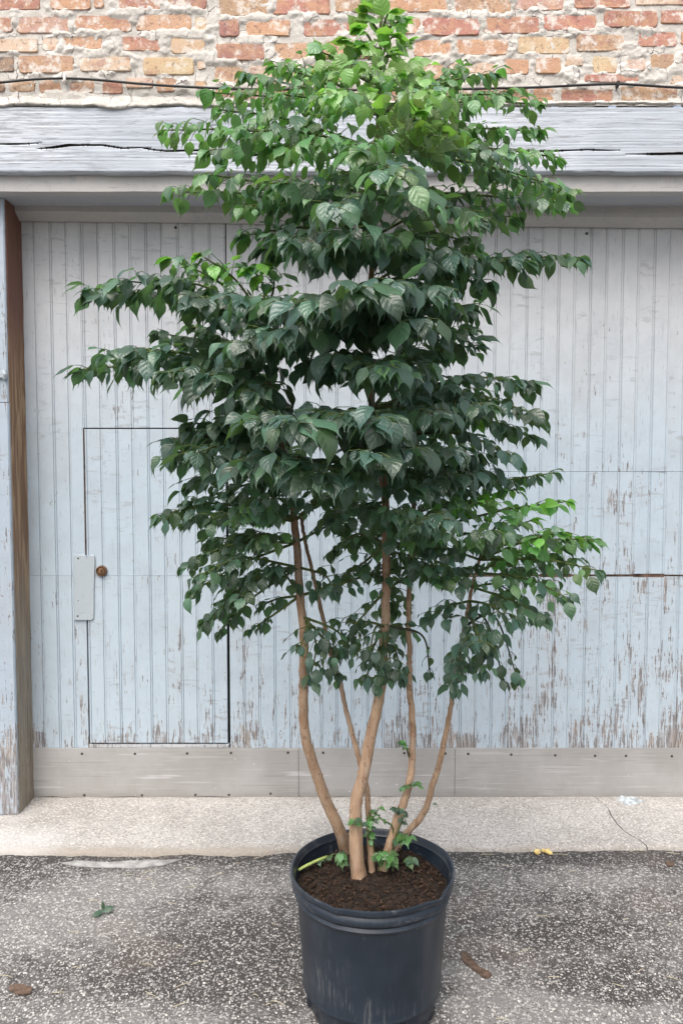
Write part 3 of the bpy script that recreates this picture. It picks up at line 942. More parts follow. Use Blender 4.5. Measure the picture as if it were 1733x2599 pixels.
# ------------------------------------------------------------------ weathered beam over the door
def beam():
    z0, z1 = at(784, 397, YB).z, at(784, 244, YB).z
    x0, x1 = -1.9, 2.4
    n = 760
    xs = np.linspace(x0, x1, n)
    # cracks: (photo points of a 1.8x enlargement, half-width in mm)
    T = lambda pts, ox: [(at((ox + x / 1.8023) / S, y / 1.8023 / S, YB)) for x, y in pts]
    cr = [(T([(-500, 655), (-200, 662), (0, 660), (120, 660), (220, 652)], 0), 2.2), (T([(160, 684), (240, 675), (320, 664), (470, 664), (560, 678), (700, 676)], 0), 3.2),
          (T([(650, 680), (760, 692), (880, 688), (1000, 690)], 0), 2.7), (T([(870, 706), (960, 704), (1100, 712), (1250, 706), (1400, 712)], 0), 3.2),
          (T([(300, 700), (500, 695), (700, 690), (930, 692), (1130, 685), (1290, 690)], 863), 2.6), (T([(1280, 708), (1400, 706), (1568, 703), (1800, 700), (2400, 695)], 863), 3.4)]
    rows = 110
    zz = np.linspace(0, 1, rows)
    X = np.tile(xs, (rows, 1))
    Z = z0 + (z1 - z0) * np.tile(zz[:, None], (1, n))
    grain = fbm(X * 2.2 + 3, Z * 200 + fbm(X * 2, Z * 8, 3) * 3, 3)
    Y = YB + (grain - 0.5) * 0.0022 + (fbm(X * 3, Z * 9, 3) - 0.5) * 0.008
    # round arrises
    e = np.minimum(zz, 1 - zz)[:, None]
    Y = Y + np.where(e < 0.03, (0.03 - e) / 0.03, 0) ** 2 * 0.010
    Z = Z + np.where(zz[:, None] < 0.02, (fbm(X * 14, X * 0 + 3, 4) - 0.5) * 0.008, 0)
    for pts, hw in cr:
        px_, pz_ = np.array([p.x for p in pts]), np.array([p.z for p in pts])
        zc = np.interp(xs, px_, pz_) + (fbm(xs * 30, xs * 0 + hw, 3) - 0.5) * 0.0015
        inside = (xs > px_[0]) & (xs < px_[-1])
        t = np.clip((xs - px_[0]) / (px_[-1] - px_[0]), 0, 1)
        w = hw * 0.001 * np.clip(np.minimum(t, 1 - t) * 7, 0, 1) * (0.55 + 0.9 * vnoise(xs * 18 + hw, xs * 0 + 1)) * inside
        # pull the four nearest rows onto the lips of the crack and sink the middle
        ri = np.clip(np.round((zc - z0) / (z1 - z0) * (rows - 1)).astype(int), 4, rows - 5)
        for j in range(n):
            if w[j] < 0.0004: continue
            r = ri[j]
            wj = max(w[j], 0.0009)
            lo, hi = Z[r - 3, j], Z[r + 3, j]
            Z[r - 2, j] = max(zc[j] - wj, lo + .0001); Z[r + 2, j] = min(zc[j] + wj, hi - .0001)
            Z[r - 1, j] = zc[j] - wj * 0.75; Z[r, j] = zc[j]; Z[r + 1, j] = zc[j] + wj * 0.75
            d = min(0.07, w[j] * 26)
            Y[r - 1, j] += d; Y[r, j] += d; Y[r + 1, j] += d
    # underside and top run back into the wall
    X = np.vstack([X[:1], X[:1], X, X[-1:]])
    Y = np.vstack([np.full((1, n), YB + 0.20), Y[:1] + 0.012, Y, np.full((1, n), YB + 0.20)])
    Z = np.vstack([np.full((1, n), z0 + 0.002), Z[:1] + 0.001, Z, Z[-1:]])
    o = grid_obj('timber_beam', X, Y, Z, MAT['beam'], flip=False)
    o.data.materials.append(MAT['seam'])
    nrow = X.shape[0] - 1
    mi = np.zeros((nrow, n - 1), dtype=np.int32)
    dq = (Y > YB + 0.018)
    inner = dq[:-1, :-1] | dq[:-1, 1:] | dq[1:, 1:] | dq[1:, :-1]
    inner[:2] = False; inner[-1:] = False
    mi[inner] = 1
    o.data.polygons.foreach_set('material_index', mi.ravel())
    prop(o, 'long weathered whitish timber beam with dark splits under the brick wall', 'beam', kind='thing')
beam()

# ------------------------------------------------------------------ brick wall
def brick_wall():
    z0 = at(784, 243, YW).z
    root = empty('brick_wall', (0, YW, z0))
    prop(root, 'old red and buff brick wall with smeared lime mortar above the beam', 'wall', kind='thing')
    C = dict(red=(0.43, 0.175, 0.13), dred=(0.33, 0.135, 0.11), orange=(0.52, 0.27, 0.165), brown=(0.42, 0.26, 0.165), buff=(0.60, 0.45, 0.28),
             pale=(0.60, 0.46, 0.37), char=(0.075, 0.078, 0.088), mix=(0.50, 0.29, 0.19), pink=(0.53, 0.31, 0.25))
    L = [(-90, -45, 185, 45, 'red'), (230, -45, 415, 45, 'orange'), (430, -45, 475, 35, 'orange'), (545, -45, 740, 42, 'red'), (770, -45, 945, 42, 'dred'),
         (-190, 78, 58, 148, 'orange'), (75, 76, 322, 150, 'pink'), (345, 70, 605, 143, 'orange'), (622, 65, 875, 140, 'mix'), (893, 75, 942, 145, 'buff'),
         (-60, 178, 175, 238, 'pale'), (285, 165, 470, 226, 'mix'), (560, 168, 738, 232, 'red'), (785, 175, 938, 245, 'buff'), (195, 170, 265, 232, 'pale'),
         (-140, 258, 66, 330, 'char'), (85, 258, 338, 335, 'mix'), (365, 262, 600, 328, 'pale'), (655, 262, 888, 342, 'buff'), (903, 276, 942, 315, 'pale'),
         (-190, 372, 20, 418, 'brown'), (40, 370, 160, 417, 'brown'), (180, 368, 290, 422, 'orange'), (308, 366, 430, 424, 'mix'), (470, 372, 560, 428, 'red'), (575, 358, 700, 400, 'pale'), (718, 358, 808, 420, 'brown'), (895, 372, 945, 402, 'buff'),
         (1000, -40, 1235, 72, 'brown'), (1250, -40, 1508, 65, 'red'), (1533, -40, 1720, 56, 'brown'),
         (1003, 90, 1095, 168, 'dred'), (1125, 90, 1327, 165, 'orange'), (1390, 86, 1640, 165, 'red'),
         (988, 198, 1212, 275, 'dred'), (1255, 196, 1450, 268, 'mix'), (1480, 190, 1700, 268, 'orange'),
         (983, 303, 1112, 380, 'brown'), (1140, 300, 1370, 380, 'pale'), (1400, 296, 1640, 372, 'orange'),
         (985, 402, 1200, 470, 'mix'), (1230, 402, 1420, 470, 'orange'), (1450, 402, 1640, 468, 'red')]
    R = [(185, -40, 490, 55, 'orange'), (523, -40, 782, 60, 'brown'), (796, -40, 1022, 46, 'pink'), (1073, -40, 1328, 36, 'red'), (1350, -40, 1640, 22, 'pale'),
         (30, 88, 240, 160, 'pale'), (262, 84, 367, 152, 'orange'), (378, 82, 637, 160, 'red'), (656, 76, 910, 154, 'red'), (932, 66, 1172, 136, 'red'), (1206, 50, 1450, 126, 'red'), (1468, 46, 1720, 108, 'red'),
         (60, 190, 310, 262, 'mix'), (338, 184, 507, 256, 'orange'), (532, 178, 768, 252, 'orange'), (812, 168, 1050, 244, 'buff'), (1082, 160, 1297, 236, 'brown'), (1362, 144, 1537, 210, 'red'), (1560, 140, 1760, 205, 'orange'),
         (20, 296, 230, 370, 'red'), (260, 292, 470, 365, 'mix'), (490, 284, 708, 350, 'pale'), (748, 268, 864, 338, 'orange'), (893, 266, 1008, 336, 'orange'), (1030, 260, 1108, 302, 'pale'), (1157, 258, 1265, 332, 'buff'), (1305, 266, 1395, 325, 'pale'), (1422, 246, 1530, 310, 'brown'), (1560, 240, 1760, 300, 'red'),
         (1120, 342, 1365, 372, 'red'), (1512, 332, 1720, 388, 'pale'),
         (120, 404, 330, 472, 'orange'), (360, 404, 600, 470, 'pale'), (630, 404, 860, 470, 'mix'), (886, 404, 980, 472, 'orange'), (1015, 412, 1245, 468, 'red'), (1287, 394, 1555, 462, 'brown'), (1585, 392, 1760, 456, 'orange')]
    rect = []
    for (a, b, c, d, k) in L:
        p, q = at(a / 1.8023 / S, b / 1.8023 / S, YW), at(c / 1.8023 / S, d / 1.8023 / S, YW)
        rect.append((p.x, q.x, q.z, p.z, k))
    for (a, b, c, d, k) in R:
        p, q = at((863 + a / 1.8023) / S, b / 1.8023 / S, YW), at((863 + c / 1.8023) / S, d / 1.8023 / S, YW)
        rect.append((p.x, q.x, q.z, p.z, k))
    # drop the ones that run into a neighbour behind the crown
    keep = []
    for r in rect:
        if all(min(r[1], s[1]) - max(r[0], s[0]) < 0.004 or min(r[3], s[3]) - max(r[2], s[2]) < 0.004 for s in keep):
            keep.append(r)
    rect = keep
    # courses beyond the frame
    topz = max(r[3] for r in rect)
    xr_, xl_ = max(r[1] for r in rect), min(r[0] for r in rect)
    names = ['red', 'orange', 'mix', 'pink', 'brown', 'buff', 'dred', 'pale']
    for j in range(4):
        z = topz + 0.012 + j * 0.072
        x = -1.9 + (j % 2) * 0.10
        while x < 2.3:
            rect.append((x, x + 0.20, z, z + 0.060, rnd.choice(names)))
            x += 0.216
    for j in range(6):
        z = topz - 0.072 * (j + 1) + 0.015
        for side in (0, 1):
            x = xr_ + 0.02 + (j % 2) * 0.08 if side else xl_ - 0.22 - (j % 2) * 0.08
            while (x < 2.25 if side else x > -2.0):
                if z > z0 + 0.03: rect.append((x, x + 0.2, z, z + 0.060, rnd.choice(names)))
                x += 0.216 if side else -0.216
    for (xa, xb, za, zb, k) in rect:
        if zb - za < 0.006 or xb - xa < 0.01: continue
        out = []
        m = 5
        cr = min(0.010, (zb - za) * 0.22)
        for (cx_, cz_, a0) in ((xb - cr, zb - cr, 0), (xa + cr, zb - cr, 90), (xa + cr, za + cr, 180), (xb - cr, za + cr, 270)):
            for q in range(3):
                a = math.radians(a0 + q * 45)
                out.append((cx_ + cr * math.cos(a), cz_ + cr * math.sin(a)))
            # one or two points along the next side
            nx = {0: ((xb - cr) * .66 + (xa + cr) * .34, zb), 90: (xa, (za + zb) / 2), 180: ((xb - cr) * .4 + (xa + cr) * .6, za), 270: (xb, (za + zb) / 2)}[a0]
            out.append(nx)
        out = [(x + rnd.uniform(-.0022, .0022), z + rnd.uniform(-.0022, .0022)) for x, z in out]
        n = len(out)
        mx, mz = (xa + xb) / 2, (za + zb) / 2
        dy = rnd.uniform(-0.0025, 0.0025)
        tx, tz = rnd.uniform(-.012, .012), rnd.uniform(-.03, .03)
        yy = lambda x, z: YW + dy + tx * (x - mx) + tz * (z - mz)
        ring = lambda s, d: [(mx + (x - mx) * s, yy(x, z) + d + rnd.uniform(-.0007, .0007), mz + (z - mz) * (1 - (1 - s) * 1.7)) for x, z in out]
        v = ring(0.965, 0) + ring(0.992, 0.0015) + ring(1.0, 0.006) + ring(1.0, 0.05)
        f = [tuple(range(n))[::-1]]
        for q in range(3):
            f += [(q * n + i, q * n + (i + 1) % n, (q + 1) * n + (i + 1) % n, (q + 1) * n + i) for i in range(n)]
        o = mesh_obj('brick', v, f, MAT['brick'], root)
        c = C[k]
        j = rnd.uniform(0.9, 1.12)
        o.color = (c[0] * j, c[1] * j * rnd.uniform(.95, 1.05), c[2] * j, 1)
    # mortar: nearly flush in the joints, in places smeared over the bricks
    x = np.arange(-1.9, 2.3, 0.0036)
    z = np.arange(z0 - 0.002, topz + 0.31, 0.0036)
    X, Z = np.meshgrid(x, z)
    ins = np.full(X.shape, -1.0)
    for (xa, xb, za, zb, k) in rect:
        d = np.minimum(np.minimum(X - xa, xb - X), (np.minimum(Z - za, zb - Z)))
        ins = np.maximum(ins, np.clip(d, -1, 1))
    cover = fbm(X * 19, Z * 24, 5)
    fine = fbm(X * 70 + 9, Z * 70, 3)
    h = np.where(ins > 0, 0.0015 + np.clip(ins, 0, 0.014) * 0.42, 0.0008)
    h = h - np.clip((cover - 0.53) * 0.045, -0.003, 0.0050) + (fine - 0.5) * 0.0030
    h = np.where((ins > 0.006) & (cover < 0.575), np.maximum(h, 0.006), h)
    Y = YW + h
    grid_obj('mortar', X, Y, Z, MAT['mortar'], root, flip=False)
    # rendered piers carrying the beam at either side of the door
    for (pa, pb) in ((-1.95, -1.452), (2.404, 2.70)):
        mb = MB(); mb.box(pa, pb, 2.64, 2.95, -0.02, z0 - 0.002, 0.006)
        mb.build('pier', MAT['mortar'], root)
    # ragged mortar ledge lapping the beam
    n = 420
    xs = np.linspace(-1.9, 2.3, n)
    zlow = z0 + 0.004 - 0.022 * fbm(xs * 7, xs * 0 + 4, 4) - 0.012 * (fbm(xs * 40, xs * 0 + 8, 3) - .5)
    right = xs > at(560, 240, YW).x
    zlow = np.where(right, z0 + 0.004 + 0.010 * (fbm(xs * 9, xs * 0 + 1, 4) - .5), zlow)
    zhi = z0 + 0.034 + 0.02 * (fbm(xs * 8, xs * 0 + 6, 4) - .5)
    zhi = np.where(right, z0 + 0.018, zhi)
    pro = 0.015 + 0.012 * (fbm(xs * 12, xs * 0 + 2, 4) - .5)
    pro = np.where(right, 0.009, pro)
    rowsY, rowsZ = [], []
    for t, d in ((1.0, -0.2), (0.8, 0.12), (0.55, 0.42), (0.3, 0.72), (0.1, 1.0), (0.0, 0.9), (0.03, -1.0)):
        rowsZ.append(zlow + (zhi - zlow) * t + (vnoise(xs * 60, xs * 0 + t * 9) - .5) * .003)
        rowsY.append(YW - pro * d + (fbm(xs * 50, xs * 0 + t * 11, 2) - .5) * 0.005)
    grid_obj('mortar_ledge', np.tile(xs, (7, 1)), np.array(rowsY), np.array(rowsZ), MAT['mortar'], root, flip=True)
    return root
brick_wall()

# ------------------------------------------------------------------ cable along the brick wall
def cable():
    ys = YW - 0.014
    pts = [(-420, 392), (-150, 385), (0, 378), (150, 364), (298, 359), (450, 366), (600, 380), (760, 392), (940, 402), (1120, 408), (1300, 410)]
    P = [at(x / 1.8023 / S, y / 1.8023 / S, ys) for x, y in pts]
    P += [at((863 + x / 1.8023) / S, y / 1.8023 / S, ys) for x, y in ((-60, 412), (200, 412), (500, 409), (730, 404), (900, 400), (1100, 390), (1270, 385), (1400, 392), (1568, 402), (1900, 412))]
    mb = MB()
    mb.tube(catmull(P, 120), 0.0040, 8)
    o = mb.build('cable', MAT['cable'], None, True)
    prop(o, 'thin black cable sagging along the brick wall behind the crown', 'cable')
    p = at(298 / 1.8023 / S, 357 / 1.8023 / S, ys)
    mb = MB()
    mb.box(p.x - 0.0042, p.x + 0.0042, ys - 0.006, YW + 0.002, p.z - 0.012, p.z + 0.012, 0.0015)
    prop(mb.build('cable_clip', MAT['clip']), 'small white clip holding the black cable to the bricks', 'cable clip')
    p = at((863 + 1270 / 1.8023) / S, 385 / 1.8023 / S, ys)
    mb = MB()
    mb.box(p.x - 0.004, p.x + 0.004, ys - 0.006, YW + 0.002, p.z - 0.007, p.z + 0.009, 0.0015)
    prop(mb.build('cable_staple', MAT['cable']), 'black staple fixing the cable on the wall right of the crown', 'cable staple')
cable()
# ------------------------------------------------------------------ nursery pot
PC = Vector((at(854.5, 2000, 1.755).x, 1.755, 0))       # axis of the pot
def pot_axis():
    # the rim's left and right ends are 735 and 1153 in the photo
    zc = 1.755 * CP + (EYE - 0.319) * SP
    return ((735 + 1153) / 2 - 866.5) / 1950 * zc
PC.x = pot_axis()
RIM_Z, SOIL_Z = 0.320, 0.277

def nursery_pot():
    prof = [(0.0, 0.004), (0.140, 0.004), (0.1515, 0.002), (0.1545, 0.006), (0.1535, 0.045), (0.1615, 0.048), (0.1635, 0.052), (0.1622, 0.056), (0.1620, 0.060), (0.1655, 0.120), (0.1700, 0.180), (0.1752, 0.240), (0.1762, 0.244),
            (0.1800, 0.247), (0.1822, 0.252), (0.1785, 0.258), (0.1815, 0.262), (0.1868, 0.266), (0.1895, 0.273), (0.1870, 0.279), (0.1845, 0.283), (0.1895, 0.287), (0.1925, 0.293), (0.1918, 0.299), (0.1885, 0.3005),
            (0.1850, 0.298), (0.1845, 0.290), (0.1800, 0.285), (0.1825, 0.278), (0.1780, 0.271), (0.1800, 0.265), (0.1745, 0.255), (0.1720, 0.240), (0.150, 0.20)]
    prof = [(r * 0.998, z if z < 0.06 else 0.06 + (z - 0.06) * (0.260 / 0.240)) for r, z in prof]
    n = 128
    V, F = [], []
    for i, (r, z) in enumerate(prof):
        for k in range(n):
            a = 2 * math.pi * k / n
            rr, zz = r, z
            # moulded feet: the skirt is drawn in between them
            if 2 <= i <= 4:
                w = math.cos(a * 5 + 0.9)
                rr -= 0.006 * max(0, min(1, (w - 0.55) * 6)) * 1
            # dents and knocks in the rolled rim
            if i >= 10 and i < 31:
                s = (z - 0.255) / 0.065
                for (deg, wdt, dr, dz) in ((236, 10, -0.0035, -0.003), (243, 4, 0.003, -0.002), (318, 7, 0.004, -0.006), (326, 5, -0.002, -0.003), (170, 14, -0.003, 0.002), (20, 16, 0.003, 0.001), (100, 20, -.003, .002)):
                    d = (math.degrees(a) - deg + 180) % 360 - 180
                    e = math.exp(-(d / wdt) ** 2)
                    rr += dr * e * s; zz += dz * e * s
            rr *= 1 + 0.004 * math.sin(2 * a + 0.7)
            V.append((PC.x + rr * math.cos(a), PC.y + rr * math.sin(a), zz))
    for i in range(len(prof) - 1):
        for k in range(n):
            F.append((i * n + k, i * n + (k + 1) % n, (i + 1) * n + (k + 1) % n, (i + 1) * n + k))
    o = mesh_obj('nursery_pot', V, F, MAT['pot'], None, True, 50)
    prop(o, 'large black plastic nursery pot with scuffed rolled rim standing on the asphalt', 'plant pot')
nursery_pot()

def soil():
    n, m = 72, 26
    V, F = [(PC.x, PC.y, SOIL_Z + 0.008)], []
    for j in range(1, m + 1):
        r = 0.177 * j / m
        for k in range(n):
            a = 2 * math.pi * k / n
            x, y = PC.x + r * math.cos(a), PC.y + r * math.sin(a)
            h = float(fbm(np.array([x * 28.]), np.array([y * 28.]), 4)[0]) - 0.5
            h2 = float(fbm(np.array([x * 110.]), np.array([y * 110.]), 2)[0]) - 0.5
            V.append((x, y, SOIL_Z + 0.008 * (1 - j / m) + h * 0.014 + h2 * 0.010))
    for k in range(n):
        F.append((0, 1 + k, 1 + (k + 1) % n))
    for j in range(m - 1):
        for k in range(n):
            a = 1 + j * n
            F.append((a + k, a + n + k, a + n + (k + 1) % n, a + (k + 1) % n))
    o = mesh_obj('potting_soil', V, F, MAT['soil'], None, True)
    prop(o, 'dark brown potting soil filling the black pot', 'soil', kind='stuff')
    mb = MB()
    for i in range(900):
        r, a = 0.168 * math.sqrt(rnd.random()), rnd.uniform(0, 6.283)
        x, y = PC.x + r * math.cos(a), PC.y + r * math.sin(a)
        l, w, h = rnd.uniform(.0015, .006), rnd.uniform(.001, .0025), rnd.uniform(.0006, .0016)
        M = Matrix.Translation((x, y, SOIL_Z + 0.006 + rnd.uniform(-.004, .004))) @ Matrix.Rotation(rnd.uniform(0, 6.28), 4, 'Z') @ Matrix.Rotation(rnd.uniform(-.7, .7), 4, 'X') @ Matrix.Rotation(rnd.uniform(-.6, .6), 4, 'Y')
        v = [M @ Vector((sx * l * rnd.uniform(.7, 1), sy * w * rnd.uniform(.6, 1), sz * h)) for sx in (-1, 1) for sy in (-1, 1) for sz in (-1, 1)]
        mb.add(v, [(0, 1, 3, 2), (4, 6, 7, 5), (0, 4, 5, 1), (2, 3, 7, 6), (0, 2, 6, 4), (1, 5, 7, 3)])
    prop(mb.build('bark_chips', MAT['chip']), 'small dark bark chips lying on the potting soil', 'bark chips', kind='stuff')
soil()
# ------------------------------------------------------------------ the tree
YT = 1.762
UP = Vector((0, 0, 1))
Z2 = lambda x, y: ((600 + x / 2.6133) / S, (1700 + y / 2.6133) / S)     # from a 2.6x enlargement of the stems

def stem_path(base, pts, ytop=YT, ymid=None):
    """base: photo point on the soil; pts: (x, y[, depth]) in the 1568 frame, upward"""
    b = onz(base[0], base[1], SOIL_Z - 0.012)
    P = [b]
    zs = [at(p[0], p[1], YT).z for p in pts]
    for p, z in zip(pts, zs):
        if len(p) > 2: Y = p[2]
        else:
            t = min(1, (z - SOIL_Z) / 0.55)
            Y = b.y + (ytop - b.y) * t
        P.append(at(p[0], p[1], Y))
    return P

STEMS = []
def make_stems():
    q = lambda L: [Z2(*p) for p in L]
    A = stem_path(Z2(740, 1222), q([(690, 1080), (610, 900), (560, 780), (500, 600), (465, 480), (445, 300), (445, 100), (446, 0)]) +
                  [(697, 1450), (690, 1380), (684, 1280), (676, 1200), (670, 1140), (658, 1085), (645, 1010), (630, 930), (622, 850), (612, 790), (606, 735)], 1.762)
    B = stem_path(Z2(815, 1420), q([(800, 1250), (790, 1000), (800, 850), (840, 700), (880, 500), (930, 250), (965, 60)]) +
                  [(880, 1500), (885, 1400), (887, 1250), (881, 1110), (868, 1010), (850, 900), (847, 760), (853, 600), (852, 440), (866, 300), (871, 200), (874, 110), (875, 20)], 1.762)
    Cc = stem_path(Z2(902, 1395), q([(890, 1200), (872, 900), (860, 780), (805, 560), (760, 400), (720, 230), (675, 40)]) +
                   [(756, 1490), (735, 1390), (716, 1310), (700, 1240), (690, 1180)], 1.85)
    D = stem_path(Z2(960, 1375), q([(1020, 1150), (1070, 980), (1120, 850), (1150, 720), (1165, 560), (1165, 350), (1150, 150), (1145, 0)]) +
                  [(940, 1500), (938, 1400), (945, 1250), (950, 1150), (955, 1060), (965, 960)], 1.82)
    E_ = stem_path(Z2(1040, 1215), q([(1130, 1080), (1240, 950), (1300, 760), (1350, 600), (1380, 450), (1420, 250), (1445, 50)]) +
                   [(1050, 1530), (1065, 1450), (1077, 1380), (1096, 1300), (1120, 1230)], 1.83)
    R = [(A, .0155, .0055), (B, .0175, .0030), (Cc, .0080, .0040), (D, .0115, .0045), (E_, .0095, .0035)]
    return R
STEM_DATA = make_stems()

tree = empty('potted_tree', (PC.x, PC.y, SOIL_Z))
prop(tree, 'tall multi-stemmed tree with glossy dark green drip-tip leaves growing in the black pot', 'tree')

TRUNKS = []
for (P, r0, r1) in STEM_DATA:
    n = 90
    C_ = catmull(P, n)
    L = len(C_)
    rad = []
    for i in range(L):
        t = i / (L - 1)
        r = r0 + (r1 - r0) * t ** (0.9 if r0 > .016 else 0.8)
        r *= 1 + (0.25 * math.exp(-t * 45)) + 0.045 * math.exp(-((i % 9) - 4) ** 2 / .8) + rnd.uniform(-.02, .02)
        rad.append(r)
    C_ = [c + Vector((rnd.uniform(-1, 1), rnd.uniform(-1, 1), 0)) * 0.0012 for c in C_]
    mb = MB(); mb.tube(C_, rad, 12, wob=0.03)
    # short stubs where leaves were shed
    for k in range(10):
        i = rnd.randrange(6, int(L * .55))
        a = rnd.uniform(0, 6.28)
        d = Vector((math.cos(a), math.sin(a), 0.5)).normalized()
        mb.tube([C_[i] + d * rad[i] * .7, C_[i] + d * (rad[i] + .0025)], [rad[i] * .32, rad[i] * .2], 6)
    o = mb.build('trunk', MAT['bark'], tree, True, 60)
    TRUNKS.append((o, C_, rad))

# ---- leaf shapes -----------------------------------------------------------
PROF = [(0.0, 0.03), (0.05, 0.36), (0.14, 0.74), (0.28, 0.99), (0.42, 1.0), (0.57, 0.82), (0.68, 0.54), (0.77, 0.28), (0.86, 0.10), (1.06, 0.012)]
def leaf_shape(bend, fold, wave, width, seed, tipturn=0.0):
    r = random.Random(seed)
    ph = r.uniform(0, 6.28)
    V, UV = [], []
    y = z = 0.0
    pv = 0.0
    for (v, w) in PROF:
        ang = -bend * (v ** 1.3) - tipturn * max(0, v - 0.7)
        d = v - pv
        y += d * math.cos(ang); z += d * math.sin(ang)
        pv = v
        for u in (-1, -0.55, 0, 0.55, 1):
            x = u * w * width * 0.5
            lift = fold * abs(u) * w * width * .5 - 0.10 * width * (abs(u) ** 3) * w
            lift += wave * 0.03 * math.sin(ph + v * 9 + (0 if u > 0 else 2.1)) * abs(u) * w
            side = 0.03 * math.sin(v * 3.1 + ph) * v
            V.append((x + side, y, z + lift))
            UV.append(((u * w + 1) / 2 if False else (u + 1) / 2, v))
    F = []
    for i in range(len(PROF) - 1):
        for k in range(4):
            a = i * 5 + k
            F.append((a, a + 1, a + 6, a + 5))
    return np.array(V), F, np.array(UV)

SHAPES = [leaf_shape(0.55, 0.25, 1.0, 0.60, 1), leaf_shape(0.95, 0.35, 1.2, 0.64, 2, 0.6), leaf_shape(0.35, 0.15, 1.2, 0.56, 3, 0.8),
          leaf_shape(1.25, 0.45, 0.8, 0.60, 4), leaf_shape(0.75, 0.05, 1.5, 0.68, 5, -0.6), leaf_shape(0.6, 0.6, 1.0, 0.58, 6, 0.5)]
ROUND = len(SHAPES)
SHAPES += [leaf_shape(0.35, 0.10, 1.0, 0.80, 7), leaf_shape(0.6, 0.2, 1.0, 0.74, 8)]
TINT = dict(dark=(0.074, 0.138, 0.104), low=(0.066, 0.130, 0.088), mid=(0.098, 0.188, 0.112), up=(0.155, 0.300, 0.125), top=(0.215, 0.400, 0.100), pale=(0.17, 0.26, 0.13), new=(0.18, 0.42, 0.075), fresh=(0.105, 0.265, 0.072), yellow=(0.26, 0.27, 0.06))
LF = SHAPES[0][1]
NV = len(PROF) * 5
LEAF_MESH = {}
def leaf_mesh(shape, cls, var):
    key = (shape, cls, var)
    if key not in LEAF_MESH:
        V, F, UV = SHAPES[shape]
        me = bpy.data.meshes.new('leaf')
        me.from_pydata(V.tolist(), [], F)
        me.materials.append(MAT['leaf'])
        finish_leaf(me, UV, np.tile(np.array(tint(cls, var) + (1.0,)), (NV, 1)))
        LEAF_MESH[key] = me
    return LEAF_MESH[key]
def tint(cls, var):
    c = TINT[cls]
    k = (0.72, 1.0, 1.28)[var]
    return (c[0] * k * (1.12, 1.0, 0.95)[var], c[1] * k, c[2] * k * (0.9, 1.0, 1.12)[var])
def finish_leaf(me, UV, colr):
    me.polygons.foreach_set('use_smooth', [True] * len(me.polygons))
    uvl = me.uv_layers.new(name='UVMap')
    li = np.empty(len(me.loops), dtype=np.int32)
    me.loops.foreach_get('vertex_index', li)
    uvl.data.foreach_set('uv', UV[li].astype(np.float32).ravel())
    ca = me.color_attributes.new('tint', 'FLOAT_COLOR', 'POINT')
    ca.data.foreach_set('color', colr.astype(np.float32).ravel())
    me.update()

LEAVES = []                     # (matrix, shape, class, variant)
TWIGS = {'green': MB(), 'dark': MB()}
BRANCHES = []

def jv(s):
    return Vector((rnd.gauss(0, s), rnd.gauss(0, s), rnd.gauss(0, s)))

def put_leaf(p, d, n, length, cls, shape=None):
    d = d.normalized()
    n = n - d * n.dot(d)
    if n.length < 0.05: n = Vector((0, -1, 0.2)) - d * Vector((0, -1, 0.2)).dot(d)
    n.normalize()
    x = d.cross(n)
    M = Matrix(((x.x, d.x, n.x, p.x), (x.y, d.y, n.y, p.y), (x.z, d.z, n.z, p.z), (0, 0, 0, 1)))
    M = M @ Matrix.Diagonal((length, length, length, 1))
    if shape is None: shape = rnd.randrange(ROUND)
    if rnd.random() < .0: cls = 'yellow'
    LEAVES.append((M, shape, cls, rnd.choice((0, 1, 1, 2))))

def choose(cls):
    if isinstance(cls, str): return cls
    return rnd.choice(cls)

